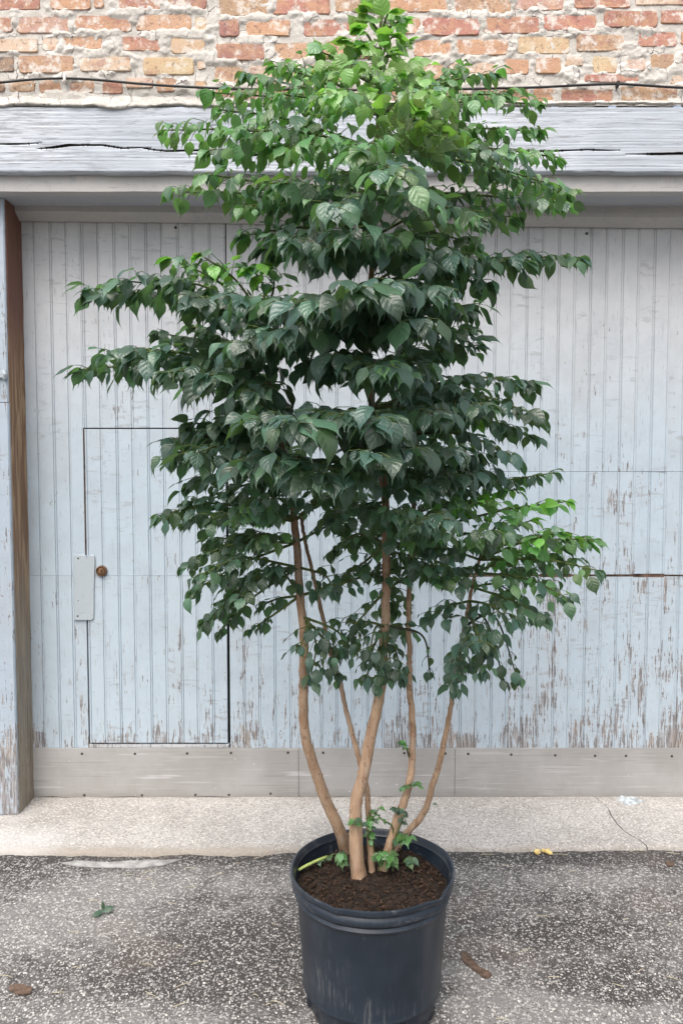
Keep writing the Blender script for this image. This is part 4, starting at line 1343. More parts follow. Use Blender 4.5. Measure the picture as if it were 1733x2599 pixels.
def spray(path, leaf, cls, lat=0.078, step=0.037, t0=0.25, droop=1.0, r0=0.0030, nl=None, stem=None, round_=False, mat='green', upright_=0.0, taper=0.45, face=0.0):
    leaf = leaf * (0.70 if path[-1].z > 1.75 else 0.75)
    """one leafy branch: a rachis with opposite side stalks, each carrying a pair or two of leaflets and one at its end"""
    nl0 = nl
    pts = catmull(path, 26)
    Ls = [0]
    for i in range(1, len(pts)): Ls.append(Ls[-1] + (pts[i] - pts[i - 1]).length)
    total = Ls[-1]
    BRANCHES.append((pts, [r0 * (1 - .7 * i / (len(pts) - 1)) + .0006 for i in range(len(pts))], stem, mat))
    tw = TWIGS[mat]
    s = total * t0 + rnd.uniform(0, step * .5)
    def frame(s):
        i = int(np.searchsorted(Ls, min(s, total - 1e-6))) if s > 0 else 1
        i = max(1, min(i, len(pts) - 1))
        f = (s - Ls[i - 1]) / max(1e-6, Ls[i] - Ls[i - 1])
        return pts[i - 1].lerp(pts[i], f), (pts[i] - pts[i - 1]).normalized()
    k = 0
    while s < total:
        p, T = frame(s)
        t = s / total
        side0 = T.cross(UP)
        if side0.length < .2: side0 = T.cross(Vector((0.6, -.8, 0)))
        side0.normalize()
        roll = rnd.uniform(-.5, .5)
        nup = side0.cross(T).normalized()
        if nup.z < 0: nup = -nup
        for sg in (-1, 1):
            side = (side0 * math.cos(roll) + nup * math.sin(roll) * 1) * sg
            l = lat * (1 - taper * t) * rnd.uniform(.65, 1.15)
            dl = (side * 0.85 + T * 0.6 + nup * 0.18 + jv(.12)).normalized()
            e = p + dl * l + UP * (-0.18 * l * droop)
            m_ = p + dl * l * .5 + UP * (.02 * l)
            tw.tube([p, m_, e], [.0011, .0009, .0006], 4, caps=False)
            nl = nl0 if nl0 is not None else rnd.choice((1, 1, 1, 2))
            dr = droop * rnd.uniform(.55, 1.25)
            def leaflet(q, out, scale=1.0):
                d = out * 0.75 + T * 0.25 + UP * (-0.85 * dr + rnd.gauss(0, .25)) + jv(.18)
                n = UP * (0.75) + out * 0.75 + T * .15 + jv(.30)
                if face > 0:
                    n = n * .4 + Vector((rnd.gauss(0, .25), -1, rnd.gauss(.1, .25))) * face
                    d = d + Vector((rnd.gauss(0, .5), 0, rnd.gauss(-.1, .4)))
                if upright_ > 0: n = n + Vector((0, 1, -.3)) * upright_
                put_leaf(q, d, n, leaf * scale * rnd.choice((rnd.uniform(.42, .8), rnd.uniform(.75, 1.15), rnd.uniform(.85, 1.3))), choose(cls), (ROUND + rnd.randrange(2)) if round_ else None)
            leaflet(e, dl)
            for j in range(nl):
                f = (j + 0.45) / nl * .92
                q = p.lerp(m_, f * 2) if f < .5 else m_.lerp(e, f * 2 - 1)
                across = dl.cross(UP)
                if across.length < .1: across = T
                across.normalize()
                for s2 in (-1, 1):
                    if rnd.random() < .12: continue
                    leaflet(q + across * s2 * .006, (dl * .45 + across * s2 * .9).normalized(), .92)
        s += step * rnd.uniform(.8, 1.25) * (1 - .25 * t)
        k += 1
    p, T = pts[-1], (pts[-1] - pts[-2]).normalized()
    for a in (-.7, 0, .7):
        side = T.cross(UP).normalized() if abs(T.z) < .95 else Vector((1, 0, 0))
        d = (T + side * a + UP * (-.5 * droop)).normalized()
        put_leaf(p, d + jv(.14), UP * .8 + T * .4 + side * a * .6 + jv(.2), leaf * rnd.uniform(.75, 1.05), choose(cls), (ROUND + rnd.randrange(2)) if round_ else None)

def nearest_stem(p):
    best = None
    for i, (o, C_, rad) in enumerate(TRUNKS):
        for c in C_[::3]:
            d = (c - p).length
            if best is None or d < best[0]: best = (d, i, c)
    return best

def hand(x0, y0, x1, y1, dep, cls, leaf=0.066, arch=22, **kw):
    """a branch from a stem at photo point (x0, y0) to a tip at (x1, y1); dep is metres from the stems towards (-) or away from (+) the camera"""
    Y0 = YT
    a = at(x0, y0, Y0)
    d_, i, c = nearest_stem(a)
    if d_ < 0.10: a = c
    b = at(x1, y1, YT + dep)
    sh = (b - a).normalized() * min(.008, .25 * (b - a).length)
    b = b - sh
    m = at(x0 + (x1 - x0) * .55, y0 + (y1 - y0) * .55 - arch, a.y + (b.y - a.y) * .5)
    if y1 > 1130 and 'step' not in kw: kw['step'] = .040
    spray([a, m, b], leaf, cls, stem=i, **kw)

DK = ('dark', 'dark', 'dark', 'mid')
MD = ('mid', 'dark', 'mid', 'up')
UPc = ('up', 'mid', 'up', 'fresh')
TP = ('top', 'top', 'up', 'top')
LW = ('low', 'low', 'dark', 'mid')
SPRAYS = [
    # crown top, rounder soft leaves held out from a green leader
    (874, 95, 836, 22, -.03, TP, .060, 4, dict(round_=True, face=1.0, lat=.030, nl=1, droop=.4, t0=.35)), (874, 80, 925, 45, .02, TP, .058, 4, dict(round_=True, face=1.0, lat=.028, nl=1, droop=.4, t0=.35)),
    (875, 40, 852, 8, .02, TP, .060, 2, dict(round_=True, face=1.0, lat=.02, nl=0, droop=.4)),
    (873, 150, 790, 88, -.05, TP, .060, 4, dict(round_=True, face=1.0, lat=.035, nl=1, droop=.5)), (873, 165, 940, 92, .04, TP, .046, 4, dict(round_=True, face=1.0, lat=.030, nl=1, droop=.5)),
    (873, 190, 722, 112, -.02, TP, .052, 4, dict(round_=True, face=1.0, lat=.035, nl=1, droop=.5, t0=.35)), (872, 200, 940, 150, .03, TP, .060, 4, dict(round_=True, face=1.0, lat=.04, nl=1, droop=.5)),
    (872, 210, 760, 150, -.12, TP, .052, 6, dict(round_=True, face=1.0, nl=1, droop=.6)), (872, 215, 830, 150, -.2, TP, .052, 6, dict(round_=True, face=1.0, nl=1, droop=.6)), (872, 220, 920, 165, -.18, TP, .052, 6, dict(round_=True, face=1.0, nl=1, droop=.6)),
    (871, 230, 800, 150, .15, TP, .052, 6, dict(round_=True, face=1.0, nl=1)), (871, 230, 960, 165, .15, TP, .05, 6, dict(nl=1)),
    (874, 60, 900, 20, -.02, TP, .060, 2, dict(round_=True, face=1.0, lat=.03, nl=1, droop=.3, t0=.2)), (874, 120, 910, 75, -.04, TP, .060, 2, dict(round_=True, face=1.0, lat=.03, nl=1, droop=.3, t0=.2)), (874, 110, 820, 62, -.04, TP, .062, 2, dict(round_=True, face=1.0, lat=.035, nl=1, droop=.3, t0=.2)),
    (873, 150, 905, 110, -.06, TP, .060, 2, dict(round_=True, face=1.0, lat=.04, nl=1, droop=.3, t0=.2)), (873, 160, 835, 110, -.06, TP, .062, 2, dict(round_=True, face=1.0, lat=.04, nl=1, droop=.3, t0=.2)), (872, 190, 770, 130, .06, TP, .052, 4, dict(round_=True, face=.8, lat=.05, nl=1, droop=.4, t0=.3)),
    # upper tiers
    (869, 262, 622, 148, .05, UPc, .052, 14, {}), (869, 270, 560, 172, -.10, UPc, .054, 14, {}), (868, 280, 486, 212, .02, UPc, .058, 16, {}), (868, 262, 690, 160, .14, TP, .055, 14, {}),
    (869, 262, 1140, 166, .03, UPc, .048, 18, dict(lat=.06)), (868, 272, 1060, 160, .16, UPc, .050, 14, {}), (868, 285, 1238, 238, .0, UPc, .050, 26, dict(lat=.06)), (868, 275, 1165, 215, -.14, UPc, .054, 20, {}),
    (868, 290, 640, 215, -.28, UPc, .056, 18, {}), (868, 290, 1010, 215, -.28, TP, .058, 16, {}), (868, 290, 770, 215, -.34, TP, .058, 16, {}),
    (864, 352, 370, 298, .02, UPc, .060, 22, {}), (864, 345, 500, 250, -.12, UPc, .060, 18, {}), (863, 365, 470, 345, -.05, UPc, .062, 16, {}), (864, 350, 560, 300, -.30, UPc, .060, 18, {}),
    (864, 340, 1236, 300, .03, UPc, .054, 20, dict(lat=.05)), (864, 360, 1288, 362, -.02, UPc, .054, 22, dict(lat=.055)), (862, 372, 1308, 450, .03, UPc, .058, 34, {}), (862, 372, 1260, 420, -.16, MD, .060, 26, {}), (862, 372, 1180, 350, -.28, MD, .06, 20, {}),
    (862, 372, 962, 262, -.38, ('pale', 'pale', 'top'), .066, 4, dict(droop=.15, upright_=1.3)), (862, 380, 1010, 300, -.36, ('pale', 'top', 'pale'), .064, 4, dict(droop=.25, upright_=1.1)),
    (862, 385, 700, 330, -.40, UPc, .062, 18, {}), (860, 400, 830, 340, -.44, UPc, .064, 14, {}), (860, 400, 900, 400, -.5, MD, .066, 26, {}),
    (858, 500, 388, 438, .0, MD, .060, 14, {}), (858, 480, 470, 400, -.12, MD, .060, 12, dict(t0=.35)), (857, 505, 545, 470, -.10, MD, .062, 10, {}), (857, 520, 560, 540, -.06, MD, .062, 8, {}), (858, 480, 640, 420, -.34, MD, .064, 16, {}),
    (858, 470, 1285, 470, -.04, MD, .060, 22, {}), (857, 490, 1180, 500, .03, MD, .060, 16, {}), (857, 500, 1110, 500, -.24, MD, .064, 22, {}), (857, 520, 1090, 560, -.05, MD, .064, 8, {}), (857, 480, 960, 450, -.42, MD, .066, 20, {}),
    (857, 500, 760, 480, -.46, MD, .066, 20, {}),
    # middle tiers, large dark drip-tip leaves
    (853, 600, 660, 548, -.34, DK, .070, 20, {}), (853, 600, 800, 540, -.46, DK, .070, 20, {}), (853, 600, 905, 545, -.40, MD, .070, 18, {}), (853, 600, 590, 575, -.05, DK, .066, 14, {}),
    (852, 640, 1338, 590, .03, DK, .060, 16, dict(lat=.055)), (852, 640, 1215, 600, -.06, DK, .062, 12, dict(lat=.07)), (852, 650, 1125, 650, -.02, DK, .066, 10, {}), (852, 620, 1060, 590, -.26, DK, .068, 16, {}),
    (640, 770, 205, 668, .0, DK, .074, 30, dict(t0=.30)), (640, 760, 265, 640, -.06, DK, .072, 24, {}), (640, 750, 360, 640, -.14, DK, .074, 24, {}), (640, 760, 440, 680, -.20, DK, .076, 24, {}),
    (640, 745, 385, 590, -.02, ('fresh', 'up', 'new', 'mid'), .062, 14, dict(t0=.5, lat=.06)), (640, 740, 460, 582, -.06, ('fresh', 'new', 'top', 'mid'), .060, 10, dict(t0=.6, lat=.06)), (640, 730, 575, 610, -.10, ('new', 'fresh', 'mid'), .062, 8, dict(t0=.5)), (640, 730, 620, 610, -.04, ('new', 'fresh'), .05, 6, dict(t0=.5, lat=.05)),
    (625, 740, 560, 690, -.28, DK, .076, 18, {}), (625, 760, 650, 690, -.36, DK, .076, 18, {}), (620, 760, 500, 740, -.12, DK, .072, 14, {}),
    (628, 905, 182, 848, .0, DK, .076, 34, dict(t0=.30)), (626, 890, 235, 815, -.08, DK, .074, 28, {}), (626, 885, 300, 805, -.14, DK, .074, 24, {}), (626, 880, 360, 760, .10, DK, .066, 18, dict(lat=.06)), (626, 870, 440, 745, .16, DK, .06, 14, dict(lat=.06)),
    (628, 905, 370, 855, -.20, DK, .078, 28, {}), (630, 920, 470, 860, -.26, DK, .078, 24, {}), (628, 880, 560, 790, -.32, DK, .076, 18, {}),
    (848, 770, 720, 690, -.46, DK, .080, 20, {}), (848, 760, 830, 655, -.52, DK, .080, 20, {}), (848, 760, 900, 650, -.46, DK, .074, 18, {}), (848, 770, 1010, 660, -.36, DK, .072, 22, {}), (848, 780, 1080, 700, -.22, DK, .070, 22, {}),
    (848, 770, 660, 760, -.44, DK, .078, 20, {}), (848, 800, 1075, 760, -.04, DK, .066, 12, {}), (848, 790, 960, 740, -.40, DK, .070, 18, {}),
    (850, 900, 790, 820, -.40, DK, .070, 20, {}), (852, 880, 960, 850, -.34, DK, .064, 18, {}), (850, 900, 880, 840, -.46, MD, .07, 18, {}),
    (852, 880, 1105, 790, .02, DK, .060, 18, dict(lat=.07)), (860, 930, 1215, 880, .0, DK, .058, 34, dict(lat=.075)), (860, 940, 1232, 950, -.05, DK, .058, 42, dict(lat=.075)), (865, 980, 1225, 1000, .02, DK, .058, 34, dict(lat=.07)),
    (870, 990, 1180, 1045, -.08, DK, .060, 26, {}), (868, 960, 1130, 930, -.20, DK, .062, 22, {}), (955, 1040, 1095, 950, .06, ('fresh', 'new', 'fresh'), .05, 14, dict(t0=.5)), (870, 990, 1010, 950, -.34, DK, .064, 20, {}), (875, 1060, 1060, 1040, -.26, DK, .064, 20, {}),
    # lower middle
    (640, 1000, 800, 950, -.46, DK, .078, 18, {}), (640, 1000, 690, 970, -.50, DK, .080, 18, {}), (866, 1000, 870, 960, -.48, DK, .076, 20, {}), (640, 1000, 600, 960, -.36, DK, .074, 18, {}),
    (655, 1080, 362, 1055, -.02, DK, .066, 40, {}), (650, 1040, 385, 1010, .06, DK, .064, 26, {}), (645, 1010, 432, 972, .02, DK, .066, 12, {}), (650, 1070, 440, 1040, -.20, DK, .070, 30, {}), (650, 1050, 520, 990, -.10, DK, .068, 16, {}), (655, 1085, 560, 1060, -.30, DK, .072, 26, {}),
    (660, 1090, 740, 1090, -.44, DK, .076, 26, {}), (876, 1110, 800, 1090, -.42, DK, .074, 24, {}), (878, 1110, 850, 1040, -.5, DK, .066, 18, {}), (876, 1080, 930, 1030, -.40, DK, .064, 18, {}), (665, 1110, 650, 1060, -.4, DK, .074, 18, {}),
    # lowest tiers, smaller leaves on thin twigs
    (672, 1180, 355, 1185, .0, LW, .054, 26, dict(lat=.06)), (675, 1200, 420, 1200, -.14, LW, .054, 26, {}), (678, 1240, 418, 1300, .0, LW, .052, 22, dict(lat=.07)), (682, 1270, 440, 1360, -.06, LW, .052, 22, dict(lat=.065)), (684, 1290, 465, 1430, .04, LW, .050, 18, dict(t0=.5, lat=.05)),
    (680, 1230, 520, 1270, -.26, LW, .056, 24, {}), (684, 1280, 550, 1370, -.08, LW, .052, 14, dict(lat=.06)), (680, 1210, 560, 1180, -.20, MD, .054, 18, {}), (684, 1260, 600, 1240, -.14, MD, .05, 14, {}), (690, 1350, 615, 1300, -.08, LW, .05, 10, dict(lat=.05)),
    (692, 1370, 590, 1395, .05, LW, .046, 8, dict(lat=.04, nl=1)), (694, 1390, 572, 1450, .0, LW, .044, 10, dict(lat=.03, nl=1, t0=.5)), (670, 1160, 600, 1200, .1, ('fresh', 'new'), .04, 10, dict(t0=.5, lat=.05)),
    (882, 1180, 760, 1190, -.26, LW, .056, 22, {}), (884, 1230, 770, 1260, -.20, LW, .056, 20, {}), (884, 1260, 820, 1240, -.30, LW, .056, 18, {}), (884, 1300, 780, 1330, -.16, LW, .054, 18, {}), (716, 1310, 770, 1360, -.10, LW, .052, 16, {}),
    (735, 1390, 690, 1490, -.06, LW, .046, 14, dict(nl=1)), (740, 1410, 745, 1540, -.04, LW, .044, 12, dict(nl=1, lat=.05)), (742, 1420, 800, 1500, -.06, LW, .046, 14, dict(nl=1)), (884, 1390, 810, 1440, -.06, LW, .046, 14, dict(nl=1)), (880, 1420, 840, 1560, -.05, LW, .046, 12, dict(nl=1, lat=.05)), (880, 1440, 900, 1545, -.07, LW, .046, 12, dict(nl=1, lat=.05)),
    (884, 1340, 910, 1400, -.22, LW, .058, 16, {}), (886, 1290, 940, 1290, -.2, LW, .056, 16, {}), (940, 1420, 905, 1480, -.16, LW, .054, 14, dict(nl=1)), (945, 1340, 1000, 1300, -.14, LW, .054, 16, {}), (944, 1280, 1010, 1220, -.2, MD, .056, 16, {}), (945, 1250, 880, 1185, -.3, ('fresh', 'up'), .058, 12, dict(nl=1)),
    (950, 1150, 1278, 1085, .02, DK, .046, 6, dict(lat=.03, nl=1, t0=.45)), (955, 1120, 1150, 1090, .0, DK, .058, 12, {}), (948, 1230, 1308, 1150, .0, ('fresh', 'new', 'fresh'), .048, 12, dict(lat=.045, t0=.4, droop=.7)), (948, 1210, 1130, 1150, -.10, ('fresh', 'new', 'up'), .054, 12, dict(droop=.8)), (950, 1200, 1050, 1150, -.18, ('fresh', 'up', 'mid'), .056, 12, {}),
    (1110, 1270, 1372, 1238, .02, ('mid', 'up', 'fresh'), .056, 12, dict(lat=.05, t0=.35, droop=.8)), (1096, 1300, 1376, 1310, -.02, ('low', 'mid', 'up'), .060, 20, dict(t0=.3)), (1096, 1300, 1290, 1220, -.08, ('fresh', 'mid', 'new'), .056, 12, {}), (1090, 1320, 1300, 1370, -.06, ('low', 'mid', 'up'), .058, 20, {}), (1080, 1370, 1255, 1420, .0, LW, .058, 18, dict(lat=.06)),
    (1078, 1380, 1170, 1430, -.06, LW, .056, 16, {}), (1095, 1310, 1200, 1310, -.18, LW, .058, 18, {}), (1100, 1290, 1130, 1220, -.16, MD, .056, 14, {}), (1085, 1350, 1010, 1330, -.10, MD, .054, 14, {}), (1075, 1390, 980, 1420, -.04, LW, .05, 12, dict(lat=.06)), (1070, 1410, 1105, 1480, -.1, LW, .058, 12, dict(nl=1)),
    (1096, 1290, 1225, 1190, -.14, ('fresh', 'new', 'up'), .056, 12, dict(droop=.8)), (1096, 1290, 1160, 1180, -.04, ('fresh', 'up', 'mid'), .056, 10, dict(droop=.8)), (950, 1210, 1190, 1120, .04, ('new', 'fresh'), .046, 8, dict(droop=.8, lat=.05)), (1090, 1320, 1240, 1270, -.2, ('fresh', 'up', 'mid'), .06, 14, {}), (1085, 1350, 1180, 1360, -.16, ('mid', 'up', 'low'), .058, 14, {}),
    (682, 1280, 455, 1320, -.12, LW, .052, 20, dict(lat=.07)), (682, 1280, 500, 1400, -.02, LW, .050, 18, dict(lat=.055, t0=.4)), (684, 1300, 525, 1350, .06, LW, .050, 14, dict(lat=.06)), (680, 1240, 470, 1250, .08, ('mid', 'low', 'up'), .05, 18, {}), (684, 1300, 500, 1455, .02, LW, .048, 14, dict(lat=.035, t0=.65)),
    (738, 1400, 715, 1560, -.05, LW, .046, 12, dict(nl=1, lat=.05, t0=.4)), (742, 1420, 780, 1570, -.03, LW, .044, 10, dict(nl=1, lat=.04, t0=.4)), (884, 1400, 845, 1500, -.10, LW, .046, 14, dict(nl=1)), (884, 1400, 790, 1480, .03, LW, .046, 14, dict(nl=1)), (884, 1420, 870, 1580, -.07, LW, .048, 8, dict(nl=1, lat=.04, t0=.5)), (885, 1430, 925, 1560, -.05, LW, .048, 10, dict(nl=1, lat=.045, t0=.4)),
    (1075, 1400, 1110, 1545, -.05, LW, .05, 10, dict(nl=1, lat=.045)), (1065, 1450, 1045, 1585, -.04, LW, .052, 6, dict(nl=1, lat=.035, t0=.5)),
    (1060, 1480, 1050, 1545, -.03, LW, .056, 6, dict(nl=1, lat=.04)), (1075, 1420, 1120, 1500, -.02, LW, .052, 10, dict(nl=1, lat=.05)), (940, 1460, 992, 1550, .02, LW, .040, 50, dict(nl=0, lat=.022, t0=.55, mat='dark')), (1065, 1440, 1192, 1560, .02, LW, .044, 90, dict(nl=0, lat=.03, t0=.7, mat='dark')), (1065, 1430, 1160, 1572, .03, LW, .044, 80, dict(nl=0, lat=.03, t0=.75, mat='dark')),
]
for k_, (x0, y0, x1, y1, dep, cls, leaf, arch, kw) in enumerate(SPRAYS):
    if dep < -.12 and y1 > 1150 and k_ % 5 < 3:
        dep = -dep * .8              # hangs behind the stems
    hand(x0, y0, x1, y1, dep, cls, leaf, arch, **kw)

# branches that fill the depth of the crown, behind and inside the tiers above
EXT = [(230, 600, 1130), (300, 500, 1180), (360, 520, 1200), (450, 560, 1190), (520, 600, 1090), (600, 520, 1080), (680, 430, 1060), (760, 470, 1040), (850, 430, 1090), (930, 470, 1150), (1010, 460, 1130), (1090, 480, 1110), (1170, 500, 1090), (1240, 520, 1150), (1310, 540, 1180), (1380, 620, 1150)]
ey = np.array([e[0] for e in EXT]); el_ = np.array([e[1] for e in EXT]); er_ = np.array([e[2] for e in EXT])
for k in range(30):
    y = rnd.uniform(240, 1380) if k % 3 else rnd.uniform(640, 1320)
    left = np.interp(y, ey, el_); right = np.interp(y, ey, er_)
    az = rnd.uniform(0, 2 * math.pi)
    if y < 700: x0 = 856
    elif y < 1080: x0 = rnd.choice((630, 850, 850, 900))
    else: x0 = rnd.choice((675, 884, 945, 1090) if y > 1180 else (665, 880, 950))
    cx_ = math.cos(az)
    x1 = x0 + cx_ * (right - x0 if cx_ > 0 else x0 - left) * rnd.uniform(.55, .95)
    dep = math.sin(az) * 0.42 * rnd.uniform(.5, 1)
    if dep < -.1 and y > 1250: dep *= .5
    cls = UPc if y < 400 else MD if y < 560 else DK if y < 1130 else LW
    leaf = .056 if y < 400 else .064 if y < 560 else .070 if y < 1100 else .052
    hand(x0, y + 45, x1, y, dep, cls, leaf, 18, lat=.075)

for (x0, y0, x1, y1, d) in ((645, 1010, 470, 985, -.1), (640, 1000, 540, 1010, .1), (655, 1090, 430, 1110, .08), (660, 1110, 520, 1130, -.15), (668, 1160, 430, 1150, .0), (672, 1180, 540, 1150, .12), (675, 1190, 480, 1190, -.1), (670, 1170, 590, 1150, -.24),
        (630, 930, 520, 930, .12), (620, 860, 480, 870, .15), (625, 900, 580, 900, -.3), (950, 1150, 1090, 1130, .08), (955, 1080, 1110, 1080, -.06), (948, 1180, 1060, 1160, .12), (955, 1100, 1040, 1100, -.2), (878, 1100, 960, 1120, -.25),
        (852, 880, 980, 880, .1), (850, 820, 1010, 810, .1), (848, 800, 760, 850, -.3), (612, 790, 720, 840, -.2), (850, 720, 930, 730, -.3), (856, 560, 960, 600, -.3), (856, 560, 730, 600, -.3), (690, 1180, 760, 1140, -.1), (700, 1240, 800, 1200, .05)):
    hand(x0, y0 + 25, x1, y1, d, DK if y1 < 1125 else LW, .066 if y1 < 1125 else .054, 22)

# ---- basal shoots and little side shoots of the tree -------------------------
SHOOTS = []
def shoot(path, leaf, cls, nl, name='shoot'):
    n0 = len(LEAVES)
    pts = catmull(path, 14)
    mb = MB(); mb.tube(pts, [.0026 * (1 - .6 * i / 14) for i in range(15)], 6)
    o = mb.build(name, MAT['twig'], tree, True)
    nl = int(nl * 1.6)
    for i in range(nl):
        t = 1 - (i / max(1, nl)) * .55
        p = pts[int(t * 14)]
        a = i * 2.4 + rnd.uniform(-.4, .4)
        out = Vector((math.cos(a), math.sin(a) - .25, 0))
        put_leaf(p, out + UP * (-.35 + rnd.gauss(0, .25)), UP + out * .5 + Vector((0, -.5, 0)), leaf * rnd.uniform(.38, .80), choose(cls), rnd.choice((0, 2, 5)))
    SHOOTS.append(o)
so = lambda x, y, z=SOIL_Z: onz(*Z2(x, y), z)
su = lambda x, y, Y: at(*Z2(x, y), Y)
FR = ('fresh', 'up', 'mid')
shoot([so(905, 1340), su(895, 1200, 1.80), su(870, 1060, 1.775), su(880, 940, 1.80)], .036, FR, 8)
shoot([so(915, 1330), su(908, 1150, 1.80), su(900, 1010, 1.785), su(945, 915, 1.775)], .028, FR, 7)
shoot([so(960, 1330), su(1040, 1070, 1.80), su(960, 990, 1.785), su(905, 930, 1.775)], .026, FR, 6)
shoot([so(980, 1300), su(1080, 1050, 1.775), su(1105, 940, 1.775), su(1030, 910, 1.80)], .034, ('low', 'mid', 'low'), 9)
shoot([so(1000, 1290), su(1060, 1150, 1.79), su(1110, 1100, 1.785), su(1150, 1110, 1.775)], .046, FR, 10)
shoot([so(940, 1370), su(950, 1300, 1.80), su(945, 1230, 1.755), su(935, 1220, 1.755)], .040, FR, 8)
shoot([so(1040, 1370), su(1035, 1310, 1.80), su(1020, 1240, 1.755), su(1010, 1225, 1.755)], .044, FR, 11)
shoot([so(1140, 1330, SOIL_Z), su(1140, 1290, 1.80), su(1155, 1255, 1.80), su(1165, 1250, 1.80)], .040, FR, 8)
shoot([so(700, 1330), su(700, 1290, 1.80), su(690, 1230, 1.755), su(690, 1215, 1.755)], .040, ('fresh', 'mid', 'up'), 9)
shoot([so(405, 1335, SOIL_Z + .012), so(500, 1280, SOIL_Z + .02), so(580, 1250, SOIL_Z + .022), so(660, 1220, SOIL_Z + .025)], .026, FR, 8)
shoot([su(800, 1010, 1.78), su(795, 1005, 1.765), su(790, 1000, 1.75), su(785, 1005, 1.745)], .034, FR, 6)
shoot([su(1145, 580, 1.82), su(1130, 530, 1.775), su(1110, 490, 1.775), su(1085, 470, 1.775)], .022, FR, 9)
shoot([su(1160, 760, 1.80), su(1150, 765, 1.79), su(1120, 770, 1.785), su(1085, 785, 1.785)], .026, FR, 8)
shoot([su(1160, 760, 1.80), su(1175, 755, 1.79), su(1190, 750, 1.785), su(1205, 765, 1.785)], .024, FR, 6)
mb = MB(); mb.tube(catmull([so(405, 1332, SOIL_Z + .013), so(470, 1296, SOIL_Z + .021), so(545, 1262, SOIL_Z + .024), so(600, 1240, SOIL_Z + .022)], 10), .0036, 8)
cs = mb.build('cut_stem', MAT['lime'], tree, True)
cs['label'] = 'pale green cut stem lying across the soil at the left rim'

# ---- branches, stalks ------------------------------------------------------
for pts, rad, i, mat in BRANCHES:
    mb = MB(); mb.tube(pts, rad, 6)
    mb.build('branch', MAT['twig' if mat == 'green' else 'twigdark'], TRUNKS[i][0] if i is not None else tree, True)
prop(TWIGS['green'].build('leaf_stalks', MAT['twig'], tree), kind='stuff')
prop(TWIGS['dark'].build('leaf_stalks', MAT['twigdark'], tree), kind='stuff')

# ---- leaves: the 300 that show largest are objects, the rest one mass of real leaves
def world_leaf(i):
    M, s, c, v = LEAVES[i]
    A = np.array(M)
    return SHAPES[s][0] @ A[:3, :3].T + A[:3, 3]
ALLV = np.stack([world_leaf(i) for i in range(len(LEAVES))])
def visible():
    P = ALLV.reshape(len(LEAVES), len(PROF), 5, 3)
    Pm = (P[:, 1:, :, :] + P[:, :-1, :, :]) / 2
    Q = np.concatenate([P.reshape(len(LEAVES), -1, 3), Pm.reshape(len(LEAVES), -1, 3)], 1)
    k = Q.shape[1]
    q = Q.reshape(-1, 3) - np.array([0, 0, EYE])
    depth = q[:, 1] * CP - q[:, 2] * SP
    u = q[:, 0] / depth * FU + CX
    v = CY - (q[:, 1] * SP + q[:, 2] * CP) / depth * FU
    ok = (u > 0) & (u < 1568) & (v > 0) & (v < 2352)
    cell = (v // 7).astype(int) * 240 + (u // 7).astype(int)
    cell = np.where(ok, cell, 0)
    zb = np.full(240 * 400, 1e9)
    np.minimum.at(zb, cell[ok], depth[ok])
    win = ok & (depth < zb[cell] + 0.004)
    idx = np.repeat(np.arange(len(LEAVES)), k)
    key = np.unique(np.stack([idx[win], cell[win]]), axis=1)
    return np.bincount(key[0], minlength=len(LEAVES))
VIS = visible()
order = np.argsort(-VIS, kind='stable')
own = set(order[:300].tolist())
for i in sorted(own):
    M, s, c, v = LEAVES[i]
    o = bpy.data.objects.new('leaf', leaf_mesh(s, c, v))
    o.matrix_world = M
    col.objects.link(o)
    o.parent = tree
    o.matrix_parent_inverse = Matrix.Translation(-Vector(tree.location))
rest = [i for i in range(len(LEAVES)) if i not in own]
V = ALLV[rest].reshape(-1, 3)
F = (np.array(LF)[None, :, :] + (np.arange(len(rest)) * NV)[:, None, None]).reshape(-1, 4)
me = bpy.data.meshes.new('foliage')
me.from_pydata((V - np.array(tree.location)).tolist(), [], F.tolist())
me.materials.append(MAT['leaf'])
finish_leaf(me, np.concatenate([SHAPES[LEAVES[i][1]][2] for i in rest]),
            np.concatenate([np.tile(np.array(tint(LEAVES[i][2], LEAVES[i][3]) + (1.0,)), (NV, 1)) for i in rest]))
fo = bpy.data.objects.new('foliage', me)
col.objects.link(fo)
fo.parent = tree
prop(fo, kind='stuff')
print('LEAVES', len(LEAVES), 'visible', int((VIS > 0).sum()))
# ------------------------------------------------------------------ small things lying about
def gp(x, y, z=0.0):            # full-size photo pixel on the ground
    return onz(x / S, y / S, z)

def slab_shape(name, outline, z, h, m, lab, cat, curl=0.0, group=None):
    """a thin lying scrap with its own thickness and a curled surface"""
    n = len(outline)
    c = sum((Vector(p) for p in outline), Vector((0, 0, 0))) / n
    V, F = [], []
    for s in (0.0, 0.5, 1.0):
        for p in outline:
            q = c + (Vector(p) - c) * s
            V.append((q.x, q.y, z + h + curl * (math.sin(q.x * 90) + math.cos(q.y * 70)) * s))
    for p in outline:
        V.append((p[0], p[1], z + curl * (math.sin(p[0] * 90) + math.cos(p[1] * 70)) * .9))
    for k in range(3):
        for i in range(n):
            F.append((k * n + i, k * n + (i + 1) % n, (k + 1) * n + (i + 1) % n, (k + 1) * n + i))
    o = mesh_obj(name, V, F, m, None, True, 12)
    return prop(o, lab, cat, group)

def outline_px(pts, z=0.0):
    out = []
    for i, p in enumerate(pts):
        a, b = gp(*p, z), gp(*pts[(i + 1) % len(pts)], z)
        out.append(a + Vector((rnd.uniform(-.0015, .0015), rnd.uniform(-.0015, .0015), 0)))
        out.append(a.lerp(b, .5) + Vector((rnd.uniform(-.003, .003), rnd.uniform(-.003, .003), 0)))
    return out

